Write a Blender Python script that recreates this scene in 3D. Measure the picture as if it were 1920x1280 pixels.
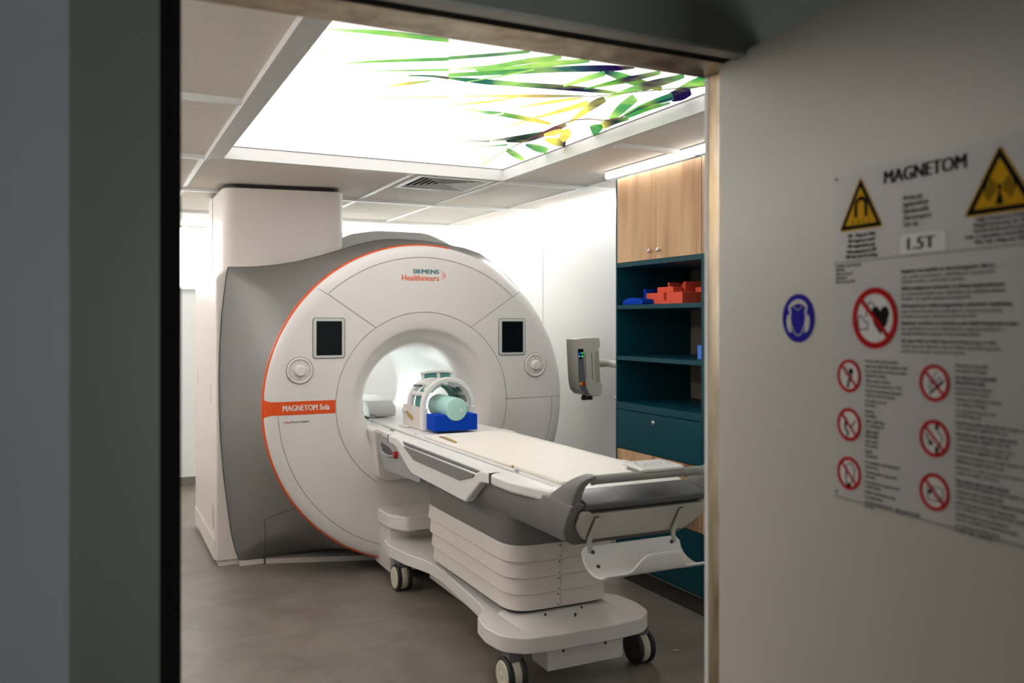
import bpy, bmesh, math, random
from math import sin, cos, pi, radians, sqrt, atan2, hypot
from mathutils import Vector, Matrix
from mathutils.bvhtree import BVHTree

for o in list(bpy.data.objects):
    bpy.data.objects.remove(o, do_unlink=True)
SC = bpy.context.scene
COL = SC.collection
random.seed(7)

# ------------------------------------------------------------------ camera
cd = bpy.data.cameras.new('camera')
cam = bpy.data.objects.new('camera', cd)
COL.objects.link(cam)
cam.location = (0, 0, 1.55)
cam.rotation_euler = (radians(90), 0, radians(-25.85))
cd.sensor_width = 36
cd.lens = 1620 / 1920 * 36
cd.shift_y = -35 / 1920
cd.clip_start = 0.02
cd.dof.use_dof = True
cd.dof.focus_distance = 4.3
cd.dof.aperture_fstop = 2.7
SC.camera = cam

# ------------------------------------------------------------------ world and exposure
w = bpy.data.worlds.new('world')
SC.world = w
w.use_nodes = True
w.node_tree.nodes['Background'].inputs[0].default_value = (0.8, 0.9, 1, 1)
w.node_tree.nodes['Background'].inputs[1].default_value = 0.02
SC.view_settings.view_transform = 'Standard'
SC.view_settings.look = 'None'
SC.view_settings.gamma = 1
SC.view_settings.use_curve_mapping = False
SC.view_settings.exposure = 0.5

SKY_L = 1.6       # ceiling picture panel
TUBE_L = 5.0      # light tube over the cabinet
COVE_L = 15.0      # strip along the right wall
BACK_L = 5.0      # lit panel on the back wall
BORE_L = 16.0      # lighting inside the bore
LEFT_L = 23.0     # unseen strip added along the left wall
HALL_L = 0.03     # unseen fill lamp added in the corridor
FILL_L = 14.0       # glowing fill panel added behind the camera
CZ = 2.47         # ceiling height

# ------------------------------------------------------------------ materials
def lin(r, g, b):
    f = lambda c: (c / 255 / 12.92) if c / 255 <= .04045 else ((c / 255 + .055) / 1.055) ** 2.4
    return (f(r), f(g), f(b))

def mat(name, col, rough=.5, metal=0, noise=0, nscale=20, bump=0, bscale=200, spec=.5, coat=0, stretch=None):
    m = bpy.data.materials.new(name)
    m.use_nodes = True
    nt = m.node_tree
    b = nt.nodes['Principled BSDF']
    b.inputs['Base Color'].default_value = (*col, 1)
    b.inputs['Roughness'].default_value = rough
    b.inputs['Metallic'].default_value = metal
    b.inputs['Specular IOR Level'].default_value = spec
    b.inputs['Coat Weight'].default_value = coat
    b.inputs['Coat Roughness'].default_value = .1
    tc = nt.nodes.new('ShaderNodeTexCoord')
    mp = nt.nodes.new('ShaderNodeMapping')
    nt.links.new(tc.outputs['Object'], mp.inputs[0])
    if stretch: mp.inputs['Scale'].default_value = stretch
    if noise:
        n = nt.nodes.new('ShaderNodeTexNoise')
        n.inputs['Scale'].default_value = nscale
        n.inputs['Detail'].default_value = 6
        nt.links.new(mp.outputs[0], n.inputs['Vector'])
        r = nt.nodes.new('ShaderNodeValToRGB')
        r.color_ramp.elements[0].position = .3
        r.color_ramp.elements[1].position = .7
        r.color_ramp.elements[0].color = (*[c * (1 - noise) for c in col], 1)
        r.color_ramp.elements[1].color = (*[min(1, c * (1 + noise)) for c in col], 1)
        nt.links.new(n.outputs['Fac'], r.inputs[0])
        nt.links.new(r.outputs[0], b.inputs['Base Color'])
    if bump:
        n2 = nt.nodes.new('ShaderNodeTexNoise')
        n2.inputs['Scale'].default_value = bscale
        nt.links.new(mp.outputs[0], n2.inputs['Vector'])
        bp = nt.nodes.new('ShaderNodeBump')
        bp.inputs['Strength'].default_value = bump
        bp.inputs['Distance'].default_value = .002
        nt.links.new(n2.outputs['Fac'], bp.inputs['Height'])
        nt.links.new(bp.outputs[0], b.inputs['Normal'])
    return m

def emit(name, col, s):
    m = bpy.data.materials.new(name)
    m.use_nodes = True
    nt = m.node_tree
    nt.nodes.remove(nt.nodes['Principled BSDF'])
    e = nt.nodes.new('ShaderNodeEmission')
    e.inputs[0].default_value = (*col, 1)
    e.inputs[1].default_value = s
    nt.links.new(e.outputs[0], nt.nodes['Material Output'].inputs[0])
    return m

WHITE = mat('white_plastic', (.79, .745, .72), .32, noise=.01, nscale=3)
WHITE2 = mat('warm_white_plastic', (.76, .70, .65), .4, noise=.01, nscale=3)
LIP = mat('bright_white_plastic', (.82, .80, .78), .3, noise=.01)
GREY = mat('grey_plastic', (.195, .183, .178), .45, noise=.03, nscale=6, bump=.1)
GREYL = mat('light_grey_plastic', (.36, .36, .37), .42, noise=.02)
GREYD = mat('dark_grey_plastic', (.14, .14, .15), .35, noise=.03)
BEIGE = mat('beige_plastic', (.50, .47, .41), .42, noise=.02)
TOPC = mat('top_cover_plastic', (.55, .55, .52), .5, noise=.02)
ORANGE = mat('orange_vinyl', lin(232, 82, 12), .4, noise=.02)
SEAM = mat('panel_gap', (.10, .09, .085), .8, noise=.05)
JOINT = mat('fine_joint', (.24, .22, .205), .8, noise=.05)
BLACK = mat('black_rubber_and_shade', (.012, .012, .012), .5, noise=.1)
SCREEN = mat('black_glass', (.004, .006, .008), .15, spec=.2, noise=.05)
CREAM = mat('cream_wheel_plastic', (.60, .57, .46), .45, noise=.03)
MATT = mat('cream_mat_vinyl', (.86, .80, .735), .5, noise=.015, nscale=8)
STRAP = mat('tan_strap', (.45, .30, .08), .7, noise=.1)
BLUE = mat('blue_foam', (.0, .052, .46), .8, spec=.15, noise=.06, nscale=40)
BLUEL = mat('light_blue_foam', (.06, .20, .75), .7, noise=.06, nscale=40)
RED = mat('red_orange_foam', (.85, .10, .05), .75, noise=.05, nscale=40)
REDB = mat('red_button', (.45, .01, .01), .3, noise=.03)
MINT = mat('mint_plastic', (.42, .70, .64), .35, noise=.02)
MINTD = mat('teal_fabric', (.12, .38, .35), .7, noise=.05)
TEAL = mat('teal_laminate', (.001, .050, .072), .4, spec=.25, noise=.04, nscale=10)
BACKP = mat('taupe_laminate', (.20, .165, .13), .6, noise=.05)
PLINTH = mat('dark_brown_plinth', (.045, .04, .032), .6, noise=.08)
SKIRT = mat('grey_skirting', (.19, .175, .15), .6, noise=.08)
ALU = mat('brushed_aluminium', (.6, .6, .58), .35, 1, noise=.05, nscale=60)
CHROME = mat('polished_chrome', (.8, .8, .8), .12, 1, noise=.02)
WALLM = mat('white_wall_panel', (.84, .855, .855), .45, noise=.01)
TILE = mat('ceiling_tile', (.86, .79, .71), .9, noise=.02, bump=.2)
BAR = mat('white_ceiling_bar', (.85, .84, .82), .4, noise=.01)
DOORM = mat('cream_door_paint', (.58, .54, .475), .35, noise=.015, nscale=2)
SIGNM = mat('sign_plate', (.56, .53, .50), .4, noise=.01)
SIGNW = mat('sign_sticker', (.80, .77, .74), .4, noise=.01)
INK = mat('black_ink', (.010, .008, .008), .8, spec=.1, noise=.02)
INKG = mat('grey_ink', (.05, .045, .045), .6, noise=.02)
YEL = mat('warning_yellow', (.78, .42, .0), .7, spec=.1, noise=.02)
SRED = mat('sign_red', (.55, .002, .002), .7, spec=.1, noise=.02)
SBLUE = mat('sign_blue', (.012, .006, .34), .7, spec=.1, noise=.02)
LTEAL = mat('logo_teal', (.0, .13, .16), .5, noise=.02)
HALL = mat('corridor_wall_panel', (.34, .355, .36), .45, noise=.03, nscale=4)
FRAME = mat('dark_frame_panel', (.16, .165, .14), .4, noise=.05, nscale=3)
HFLOOR = mat('corridor_floor', (.12, .11, .10), .5, noise=.2, nscale=5)
SYR = mat('grey_green_plastic', (.48, .46, .41), .4, noise=.02)

def brass():
    m = mat('worn_brass', (.42, .33, .22), .32, 1, stretch=(1, 1, .25))
    nt = m.node_tree; b = nt.nodes['Principled BSDF']
    mp = [n for n in nt.nodes if n.type == 'MAPPING'][0]
    n = nt.nodes.new('ShaderNodeTexNoise'); n.inputs['Scale'].default_value = 14; n.inputs['Detail'].default_value = 8
    nt.links.new(mp.outputs[0], n.inputs['Vector'])
    r = nt.nodes.new('ShaderNodeValToRGB')
    e = r.color_ramp.elements
    e[0].position = .35; e[0].color = (.30, .22, .13, 1)
    e[1].position = .65; e[1].color = (.62, .53, .40, 1)
    nt.links.new(n.outputs['Fac'], r.inputs[0]); nt.links.new(r.outputs[0], b.inputs['Base Color'])
    r2 = nt.nodes.new('ShaderNodeMapRange'); r2.inputs['To Min'].default_value = .2; r2.inputs['To Max'].default_value = .5
    nt.links.new(n.outputs['Fac'], r2.inputs['Value']); nt.links.new(r2.outputs[0], b.inputs['Roughness'])
    return m
BRASS = brass()

def woodmat():
    m = bpy.data.materials.new('oak_laminate'); m.use_nodes = True
    nt = m.node_tree; b = nt.nodes['Principled BSDF']; b.inputs['Roughness'].default_value = .5
    tc = nt.nodes.new('ShaderNodeTexCoord'); mp = nt.nodes.new('ShaderNodeMapping')
    mp.inputs['Scale'].default_value = (1, 4.5, .5)
    nt.links.new(tc.outputs['Object'], mp.inputs[0])
    n = nt.nodes.new('ShaderNodeTexNoise'); n.inputs['Scale'].default_value = 1.6; n.inputs['Detail'].default_value = 7; n.inputs['Distortion'].default_value = .35
    nt.links.new(mp.outputs[0], n.inputs['Vector'])
    r = nt.nodes.new('ShaderNodeValToRGB'); e = r.color_ramp.elements
    e[0].position = .33; e[0].color = (*lin(138, 102, 76), 1)
    e[1].position = .56; e[1].color = (*lin(206, 168, 128), 1)
    x = r.color_ramp.elements.new(.44); x.color = (*lin(192, 150, 110), 1)
    nt.links.new(n.outputs['Fac'], r.inputs[0])
    # planks: each vertical stave slightly different
    sp = nt.nodes.new('ShaderNodeSeparateXYZ'); nt.links.new(tc.outputs['Object'], sp.inputs[0])
    mu = nt.nodes.new('ShaderNodeMath'); mu.operation = 'MULTIPLY'; mu.inputs[1].default_value = 7.3
    nt.links.new(sp.outputs['Y'], mu.inputs[0])
    fl = nt.nodes.new('ShaderNodeMath'); fl.operation = 'FLOOR'; nt.links.new(mu.outputs[0], fl.inputs[0])
    wn = nt.nodes.new('ShaderNodeTexWhiteNoise'); wn.noise_dimensions = '1D'; nt.links.new(fl.outputs[0], wn.inputs['W'])
    mr = nt.nodes.new('ShaderNodeMapRange'); mr.inputs['To Min'].default_value = .92; mr.inputs['To Max'].default_value = 1.05
    nt.links.new(wn.outputs['Value'], mr.inputs['Value'])
    mx = nt.nodes.new('ShaderNodeMix'); mx.data_type = 'RGBA'; mx.blend_type = 'MULTIPLY'; mx.inputs[0].default_value = 1
    nt.links.new(r.outputs[0], mx.inputs[6]); nt.links.new(mr.outputs[0], mx.inputs[7])
    nt.links.new(mx.outputs[2], b.inputs['Base Color'])
    return m
WOOD = woodmat()

def floormat():
    m = bpy.data.materials.new('mottled_vinyl_floor'); m.use_nodes = True
    nt = m.node_tree; b = nt.nodes['Principled BSDF']; b.inputs['Roughness'].default_value = .42
    tc = nt.nodes.new('ShaderNodeTexCoord')
    n = nt.nodes.new('ShaderNodeTexNoise'); n.inputs['Scale'].default_value = 3.2; n.inputs['Detail'].default_value = 9; n.inputs['Roughness'].default_value = .62; n.inputs['Distortion'].default_value = .8
    nt.links.new(tc.outputs['Object'], n.inputs['Vector'])
    r = nt.nodes.new('ShaderNodeValToRGB'); e = r.color_ramp.elements
    e[0].position = .32; e[0].color = (.145, .122, .100, 1)
    e[1].position = .68; e[1].color = (.225, .195, .165, 1)
    nt.links.new(n.outputs['Fac'], r.inputs[0])
    v = nt.nodes.new('ShaderNodeTexNoise'); v.inputs['Scale'].default_value = 90
    nt.links.new(tc.outputs['Object'], v.inputs['Vector'])
    r2 = nt.nodes.new('ShaderNodeMapRange'); r2.inputs['From Min'].default_value = .3; r2.inputs['From Max'].default_value = .7; r2.inputs['To Min'].default_value = .9; r2.inputs['To Max'].default_value = 1.1
    nt.links.new(v.outputs['Fac'], r2.inputs['Value'])
    mx = nt.nodes.new('ShaderNodeMix'); mx.data_type = 'RGBA'; mx.blend_type = 'MULTIPLY'; mx.inputs[0].default_value = 1
    nt.links.new(r.outputs[0], mx.inputs[6]); nt.links.new(r2.outputs[0], mx.inputs[7])
    nt.links.new(mx.outputs[2], b.inputs['Base Color'])
    return m
FLOOR = floormat()

# ------------------------------------------------------------------ mesh helpers
def each(name, bm, mats, parent, **kw):
    '''every loose piece of the bmesh becomes a part of its own'''
    bm.verts.ensure_lookup_table(); bm.verts.index_update(); seen = set(); res = []
    for v in bm.verts:
        if v.index in seen: continue
        st = [v]; isl = []
        seen.add(v.index)
        while st:
            a = st.pop(); isl.append(a)
            for e in a.link_edges:
                b = e.other_vert(a)
                if b.index not in seen: seen.add(b.index); st.append(b)
        nb = bmesh.new(); mp = {a: nb.verts.new(a.co) for a in isl}
        for f in {f for a in isl for f in a.link_faces}: nb.faces.new([mp[x] for x in f.verts])
        res.append(nb)
    bm.free()
    return [finish(name, nb, mats, parent, **kw) for nb in res]
def BM(): return bmesh.new()

def finish(name, bm, mats, parent=None, bev=0, seg=3, ang=38, lift=None):
    """link the bmesh (world coordinates) as one object, origin at its base, under parent"""
    if not isinstance(mats, (list, tuple)): mats = [mats]
    bmesh.ops.recalc_face_normals(bm, faces=bm.faces)
    if parent is None:
        xs = [v.co.x for v in bm.verts]; ys = [v.co.y for v in bm.verts]; zs = [v.co.z for v in bm.verts]
        org = Vector(((min(xs) + max(xs)) / 2, (min(ys) + max(ys)) / 2, min(zs)))
    else:
        r = parent
        org = Vector(r.location)
        while r.parent: r = r.parent; org = org + Vector(r.location)
    bmesh.ops.translate(bm, verts=bm.verts, vec=-org)
    me = bpy.data.meshes.new(name)
    bm.to_mesh(me); bm.free()
    for m in mats: me.materials.append(m)
    me.shade_smooth()
    me.set_sharp_from_angle(angle=radians(ang))
    o = bpy.data.objects.new(name, me)
    COL.objects.link(o)
    if parent is None: o.location = org
    else: o.parent = parent
    if bev:
        b = o.modifiers.new('bevel', 'BEVEL'); b.width = bev; b.segments = seg; b.limit_method = 'ANGLE'; b.angle_limit = radians(ang)
        b.harden_normals = True
    return o

def thing(name, loc, label, cat, group=None):
    o = bpy.data.objects.new(name, None); COL.objects.link(o)
    o.location = loc; o.empty_display_size = .1
    o['label'] = label; o['category'] = cat
    if group: o['group'] = group
    return o

def tag(o, label, cat, group=None):
    o['label'] = label; o['category'] = cat
    if group: o['group'] = group
    return o

def struct(name, bm, m, bev=0, parent=None):
    o = finish(name, bm, m, parent, bev)
    if parent is None: o['kind'] = 'structure'
    return o

def bx(bm, x0, x1, y0, y1, z0, z1, mi=0):
    vs = [bm.verts.new((x, y, z)) for x in (x0, x1) for y in (y0, y1) for z in (z0, z1)]
    for f in ((0, 1, 3, 2), (4, 6, 7, 5), (0, 4, 5, 1), (2, 3, 7, 6), (0, 2, 6, 4), (1, 5, 7, 3)):
        fc = bm.faces.new([vs[i] for i in f]); fc.material_index = mi

def prism(bm, pts, axis, a, b, mi=0, fn=None):
    """extrude polygon; axis x: pts=(y,z), y: (x,z), z: (x,y)"""
    def P(p, t):
        if axis == 'x': return (t, p[0], p[1])
        if axis == 'y': return (p[0], t, p[1])
        return (p[0], p[1], t)
    A = [bm.verts.new(P(p, a)) for p in pts]; B = [bm.verts.new(P(p, b)) for p in pts]
    fs = [bm.faces.new(A), bm.faces.new(B[::-1])]
    n = len(pts)
    for i in range(n): fs.append(bm.faces.new((A[i], B[i], B[(i + 1) % n], A[(i + 1) % n])))
    for f in fs: f.material_index = mi

def rpoly(pts, r, seg=5):
    """round the corners of a polygon; r a number or one per corner"""
    out = []; n = len(pts)
    for i in range(n):
        p = Vector(pts[i]); a = Vector(pts[i - 1]) - p; b = Vector(pts[(i + 1) % n]) - p
        rr = r[i] if isinstance(r, (list, tuple)) else r
        if rr <= 0: out.append(tuple(p)); continue
        c = max(-1, min(1, a.normalized().dot(b.normalized()))); th = math.acos(c)
        if th > pi - .02: out.append(tuple(p)); continue
        d = min(rr / math.tan(th / 2), a.length * .49, b.length * .49)
        p0 = p + a.normalized() * d; p1 = p + b.normalized() * d
        for k in range(seg + 1):
            t = k / seg
            q = p0 * (1 - t) ** 2 + p * 2 * t * (1 - t) + p1 * t * t
            out.append(tuple(q))
    return out

def rect(x0, x1, y0, y1): return [(x0, y0), (x1, y0), (x1, y1), (x0, y1)]

def lathe(bm, prof, c, axis='y', n=48, mi=0, closed=False):
    """prof: list of (r, t) about axis through c"""
    rings = []
    for r, t in prof:
        ring = []
        for k in range(n):
            a = 2 * pi * k / n
            if axis == 'y': p = (c[0] + r * cos(a), c[1] + t, c[2] + r * sin(a))
            elif axis == 'x': p = (c[0] + t, c[1] + r * cos(a), c[2] + r * sin(a))
            else: p = (c[0] + r * cos(a), c[1] + r * sin(a), c[2] + t)
            ring.append(bm.verts.new(p))
        rings.append(ring)
    for i in range(len(rings) - 1):
        for k in range(n):
            f = bm.faces.new((rings[i][k], rings[i][(k + 1) % n], rings[i + 1][(k + 1) % n], rings[i + 1][k]))
            f.material_index = mi
    if not closed:
        for ring in (rings[0], rings[-1]):
            f = bm.faces.new(ring); f.material_index = mi
    return rings

def cyl(bm, c, r, h, axis='y', n=32, mi=0, bev=0):
    if bev: lathe(bm, [(r - bev, 0), (r, bev), (r, h - bev), (r - bev, h)], c, axis, n, mi)
    else: lathe(bm, [(r, 0), (r, h)], c, axis, n, mi)

def tube(bm, pts, r, n=12, mi=0, flat=1.0):
    pts = [Vector(p) for p in pts]; rings = []
    up = Vector((0, 0, 1))
    for i, p in enumerate(pts):
        t = (pts[min(i + 1, len(pts) - 1)] - pts[max(i - 1, 0)]).normalized()
        s = t.cross(up)
        if s.length < .05: s = t.cross(Vector((0, 1, 0)))
        s.normalize(); u = s.cross(t).normalized()
        rr = r[i] if isinstance(r, (list, tuple)) else r
        rings.append([bm.verts.new(p + s * rr * cos(2 * pi * k / n) + u * rr * flat * sin(2 * pi * k / n)) for k in range(n)])
    for i in range(len(rings) - 1):
        for k in range(n):
            f = bm.faces.new((rings[i][k], rings[i][(k + 1) % n], rings[i + 1][(k + 1) % n], rings[i + 1][k])); f.material_index = mi
    for ring in (rings[0], rings[-1]): bm.faces.new(ring).material_index = mi

def text(name, body, size, origin, mx, m, parent, width=None, height=None, align='LEFT', bold=0, depth=.0006, space=1.0):
    """flat lettering; mx: 3x3 rotation whose columns are right, up, normal"""
    cu = bpy.data.curves.new(name, 'FONT'); cu.body = body; cu.size = size; cu.align_x = align
    cu.extrude = 0; cu.space_line = space; cu.resolution_u = 3
    t = bpy.data.objects.new(name, cu); COL.objects.link(t)
    dg = bpy.context.evaluated_depsgraph_get()
    me = bpy.data.meshes.new_from_object(t.evaluated_get(dg))
    bpy.data.objects.remove(t, do_unlink=True)
    bm = BM(); bm.from_mesh(me); bpy.data.meshes.remove(me)
    if not bm.verts: return None
    xs = [v.co.x for v in bm.verts]; ys = [v.co.y for v in bm.verts]
    sx = (width / (max(xs) - min(xs))) if width else 1
    sy = (height / (max(ys) - min(ys))) if height else (sx if (width and not height) else 1)
    g = bmesh.ops.extrude_face_region(bm, geom=bm.faces[:])
    for v in [e for e in g['geom'] if isinstance(e, bmesh.types.BMVert)]: v.co.z += depth
    x0 = min(xs) if align == 'LEFT' else ((min(xs) + max(xs)) / 2 if align == 'CENTER' else max(xs))
    y0 = min(ys) if height else 0
    M = mx
    for v in bm.verts:
        p = Vector(((v.co.x - x0) * sx, (v.co.y - y0) * sy, v.co.z))
        v.co = Vector(origin) + M @ p
    if bold:      # heavier strokes: the same letters laid twice, a hair apart
        dx = (height or size) / (1 + body.count(chr(10)) * 1.5) * min(.06, bold * 4)
        geo = bm.verts[:] + bm.edges[:] + bm.faces[:]
        for sgn in (-1, 1):
            d_ = bmesh.ops.duplicate(bm, geom=geo)
            bmesh.ops.translate(bm, verts=[e for e in d_['geom'] if isinstance(e, bmesh.types.BMVert)], vec=M @ Vector((dx * sgn, 0, depth * .2 * sgn)))
    return finish(name, bm, m, parent, ang=60)

FRONTM = Matrix(((1, 0, 0), (0, 0, -1), (0, 1, 0)))   # right = +x, up = +z, normal = -y
# ================================================================== THE SETTING
RX0, RX1, RY0, RY1 = -1.0, 3.48, 1.708, 8.75      # scanner room
bm = BM(); bx(bm, RX0 - .1, RX1 + .1, 1.60, RY1 + .1, -.08, 0); struct('floor', bm, FLOOR)
bm = BM(); bx(bm, -1.6, 3.0, -2.6, 1.60, -.08, 0); struct('floor_corridor', bm, HFLOOR)
bm = BM(); bx(bm, RX1, RX1 + .1, RY0, RY1 + .1, 0, CZ + .1)
struct('wall_right', bm, WALLM)
bm = BM()
for y in (4.75, 5.35, 6.57, 7.79): bx(bm, RX1 - .0015, RX1, y, y + .003, 0, CZ)
struct('trim_1', bm, SEAM)
bm = BM(); bx(bm, RX0 - .1, RX1 + .1, RY1, RY1 + .1, 0, CZ + .1); struct('wall_back', bm, WALLM)
bm = BM(); bx(bm, RX0 - .1, RX0, RY0, RY1, 0, CZ + .1); struct('wall_left', bm, WALLM)
bm = BM(); bx(bm, RX0, RX1, RY1 - .012, RY1, 0, .085); struct('baseboard_back', bm, SKIRT)
bm = BM(); bx(bm, RX1 - .012, RX1, 4.5, RY1 - .012, 0, .085); struct('baseboard_right', bm, SKIRT)
bm = BM(); bx(bm, RX0, RX0 + .012, RY0, RY1 - .012, 0, .085); struct('baseboard_left', bm, SKIRT)

# ceiling with the opening for the picture panel
SX0, SX1, SY0, SY1, SZ = .635, 2.365, 2.48, 5.0, 2.53
bm = BM()
bx(bm, RX0, SX0, RY0, RY1, CZ, CZ + .12); bx(bm, SX1, RX1, RY0, RY1, CZ, CZ + .12)
bx(bm, SX0, SX1, RY0, SY0, CZ, CZ + .12); bx(bm, SX0, SX1, SY1, RY1, CZ, CZ + .12)
struct('ceiling', bm, TILE)
bm = BM()   # white recess frame round the panel
t = .012
t_ = t
for a in ((SX0, SX0 + t, SY0, SY1), (SX1 - t, SX1, SY0, SY1), (SX0 + t, SX1 - t, SY0, SY0 + t), (SX0 + t, SX1 - t, SY1 - t, SY1)):
    bx(bm, *a, CZ - .012, SZ)
for a in ((SX0 - .075, SX0, SY0 - .03, SY1 + .02), (SX1, SX1 + .035, SY0 - .03, SY1 + .02), (SX0, SX1, SY0 - .03, SY0), (SX0, SX1, SY1, SY1 + .02)):
    bx(bm, *a, CZ - .012, CZ)
bx(bm, SX0 - .085, SX0 - .070, SY0 - .03, SY1, CZ - .03, CZ)
struct('trim_2', bm, mat('recess_frame_paint', (.74, .725, .70), .5, noise=.01))
bm = BM()   # suspended ceiling bars
for x in (-.06, .55, 1.77, 2.38, 2.99):
    segs = [(5.02, RY1)] if .5 < x < 2.4 else [(RY0, RY1)]
    if x == .55: segs = [(5.02, 6.22), (6.30, RY1)]
    if x == 2.99: segs = [(3.7, RY1)]
    for a, b in segs:
        if x == .55 or x == 1.77 or x == 2.38 or x == 2.99 or x == -.06:
            bx(bm, x - .013, x + .013, a, b, CZ - .008, CZ)
struct('trim_3', bm, BAR)
bm = BM()
for y, a, b in ((2.48, RX0, .55), (3.69, RX0, .55), (5.01, RX0, .56), (5.03, 2.38, RX1), (3.75, 2.40, RX1), (6.26, RX0, RX1), (7.55, RX0, RX1)):
    bx(bm, a, b, y - .016, y + .016, CZ - .022, CZ)
struct('trim_4', bm, BAR)

# doorway: wall on the corridor side, frame, brass lining
JL, JR, HZ = .139, 1.36, 2.155
bm = BM()
bx(bm, -1.6, -.034, 1.50, RY0 + .0, 0, 2.62)
bx(bm, -.034, 3.0, 1.60, RY0, HZ + .04, 2.62)
bx(bm, 1.43, 3.0, 1.60, RY0, 0, HZ + .04)
struct('wall_front', bm, HALL)
bm = BM(); bx(bm, -.034, 3.0, 1.51, 1.60, HZ + .002, 2.62); struct('wall_over_door', bm, FRAME)
bm = BM()
bx(bm, RX0, JL - .015, RY0, RY0 + .01, 0, CZ + .1); bx(bm, JR + .02, RX1, RY0, RY0 + .01, 0, CZ + .1)
bx(bm, JL - .015, JR + .02, RY0, RY0 + .01, HZ + .03, CZ + .1)
struct('wall_front_inner', bm, WALLM)
bm = BM()   # corridor panel seam
bx(bm, -.145, -.138, 1.494, 1.50, 0, 2.6)
struct('trim_5', bm, ALU)
bm = BM(); bx(bm, -.034, .100, 1.56, 1.72, 0, 2.6); struct('trim_6', bm, FRAME)
bm = BM()   # black seal round the opening
bx(bm, .100, JL - .004, 1.575, 1.62, 0, HZ + .03); bx(bm, .100, 1.43, 1.555, 1.60, HZ + .0, HZ + .035); bx(bm, 1.372, 1.45, 1.56, 1.636, 0, HZ)
struct('trim_7', bm, mat('matt_black_seal', (.008, .008, .007), .95, spec=.1, noise=.05))
bm = BM()   # light metal edge of the header
bx(bm, -.034, 1.43, 1.512, 1.550, HZ - .006, HZ + .002)
struct('trim_8', bm, mat('dull_steel', (.34, .32, .28), .45, .6, noise=.05))
bm = BM()   # brass lining: left, right, head
bx(bm, .105, JL, 1.62, 1.70, 0, HZ); bx(bm, JR, 1.43, 1.635, 1.70, 0, HZ); bx(bm, .105, 1.43, 1.60, 1.72, HZ, HZ + .03)
struct('trim_9', bm, BRASS, bev=.002)
bm = BM()   # white edge on the room side
bx(bm, .110, JL, 1.70, RY0 + .009, 0, HZ); bx(bm, JR, 1.43, 1.70, RY0 + .009, 0, HZ)
struct('trim_10', bm, BAR, bev=.003)

# open door leaf, swung towards the corridor
TH = radians(5.85)
DD = Vector((sin(TH), cos(TH), 0)); HG = Vector((1.326, 1.62, 0)); ND = Vector((-cos(TH), sin(TH), 0))
def door_pt(s, z, off=0.0):
    p = HG - DD * s + ND * off
    return Vector((p.x, p.y, z))
DM = Matrix((( -DD.x, 0, ND.x), (-DD.y, 0, ND.y), (0, 1, 0)))
bm = BM()
A = [door_pt(0, .01), door_pt(1.30, .01), door_pt(1.30, .01, -.055), door_pt(0, .01, -.055)]
Bt = [Vector((p.x, p.y, 2.163)) for p in A]
va = [bm.verts.new(p) for p in A]; vb = [bm.verts.new(p) for p in Bt]
bm.faces.new(va); bm.faces.new(vb[::-1])
for i in range(4): bm.faces.new((va[i], va[(i + 1) % 4], vb[(i + 1) % 4], vb[i]))
door = struct('door_1', bm, DOORM, bev=.003)
bm = BM()
for z in (.3, 1.1, 1.9):
    p = door_pt(-.012, z, -.02); cyl(bm, (p.x, p.y, p.z), .011, .12, 'z', 16)
finish('hinge', bm, ALU, door)

# corridor shell
bm = BM(); bx(bm, -1.7, -1.6, -2.6, 1.5, 0, 2.62); struct('wall_corridor_left', bm, HALL)
bm = BM(); bx(bm, 2.0, 2.1, -2.6, 1.51, 0, 2.62); struct('wall_corridor_right', bm, HALL)
bm = BM(); bx(bm, -1.7, 2.1, -2.7, -2.6, 0, 2.62); struct('wall_corridor_back', bm, HALL)
bm = BM(); bx(bm, -1.7, 3.0, -2.7, RY0, 2.62, 2.70); struct('ceiling_corridor', bm, HALL)

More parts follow.
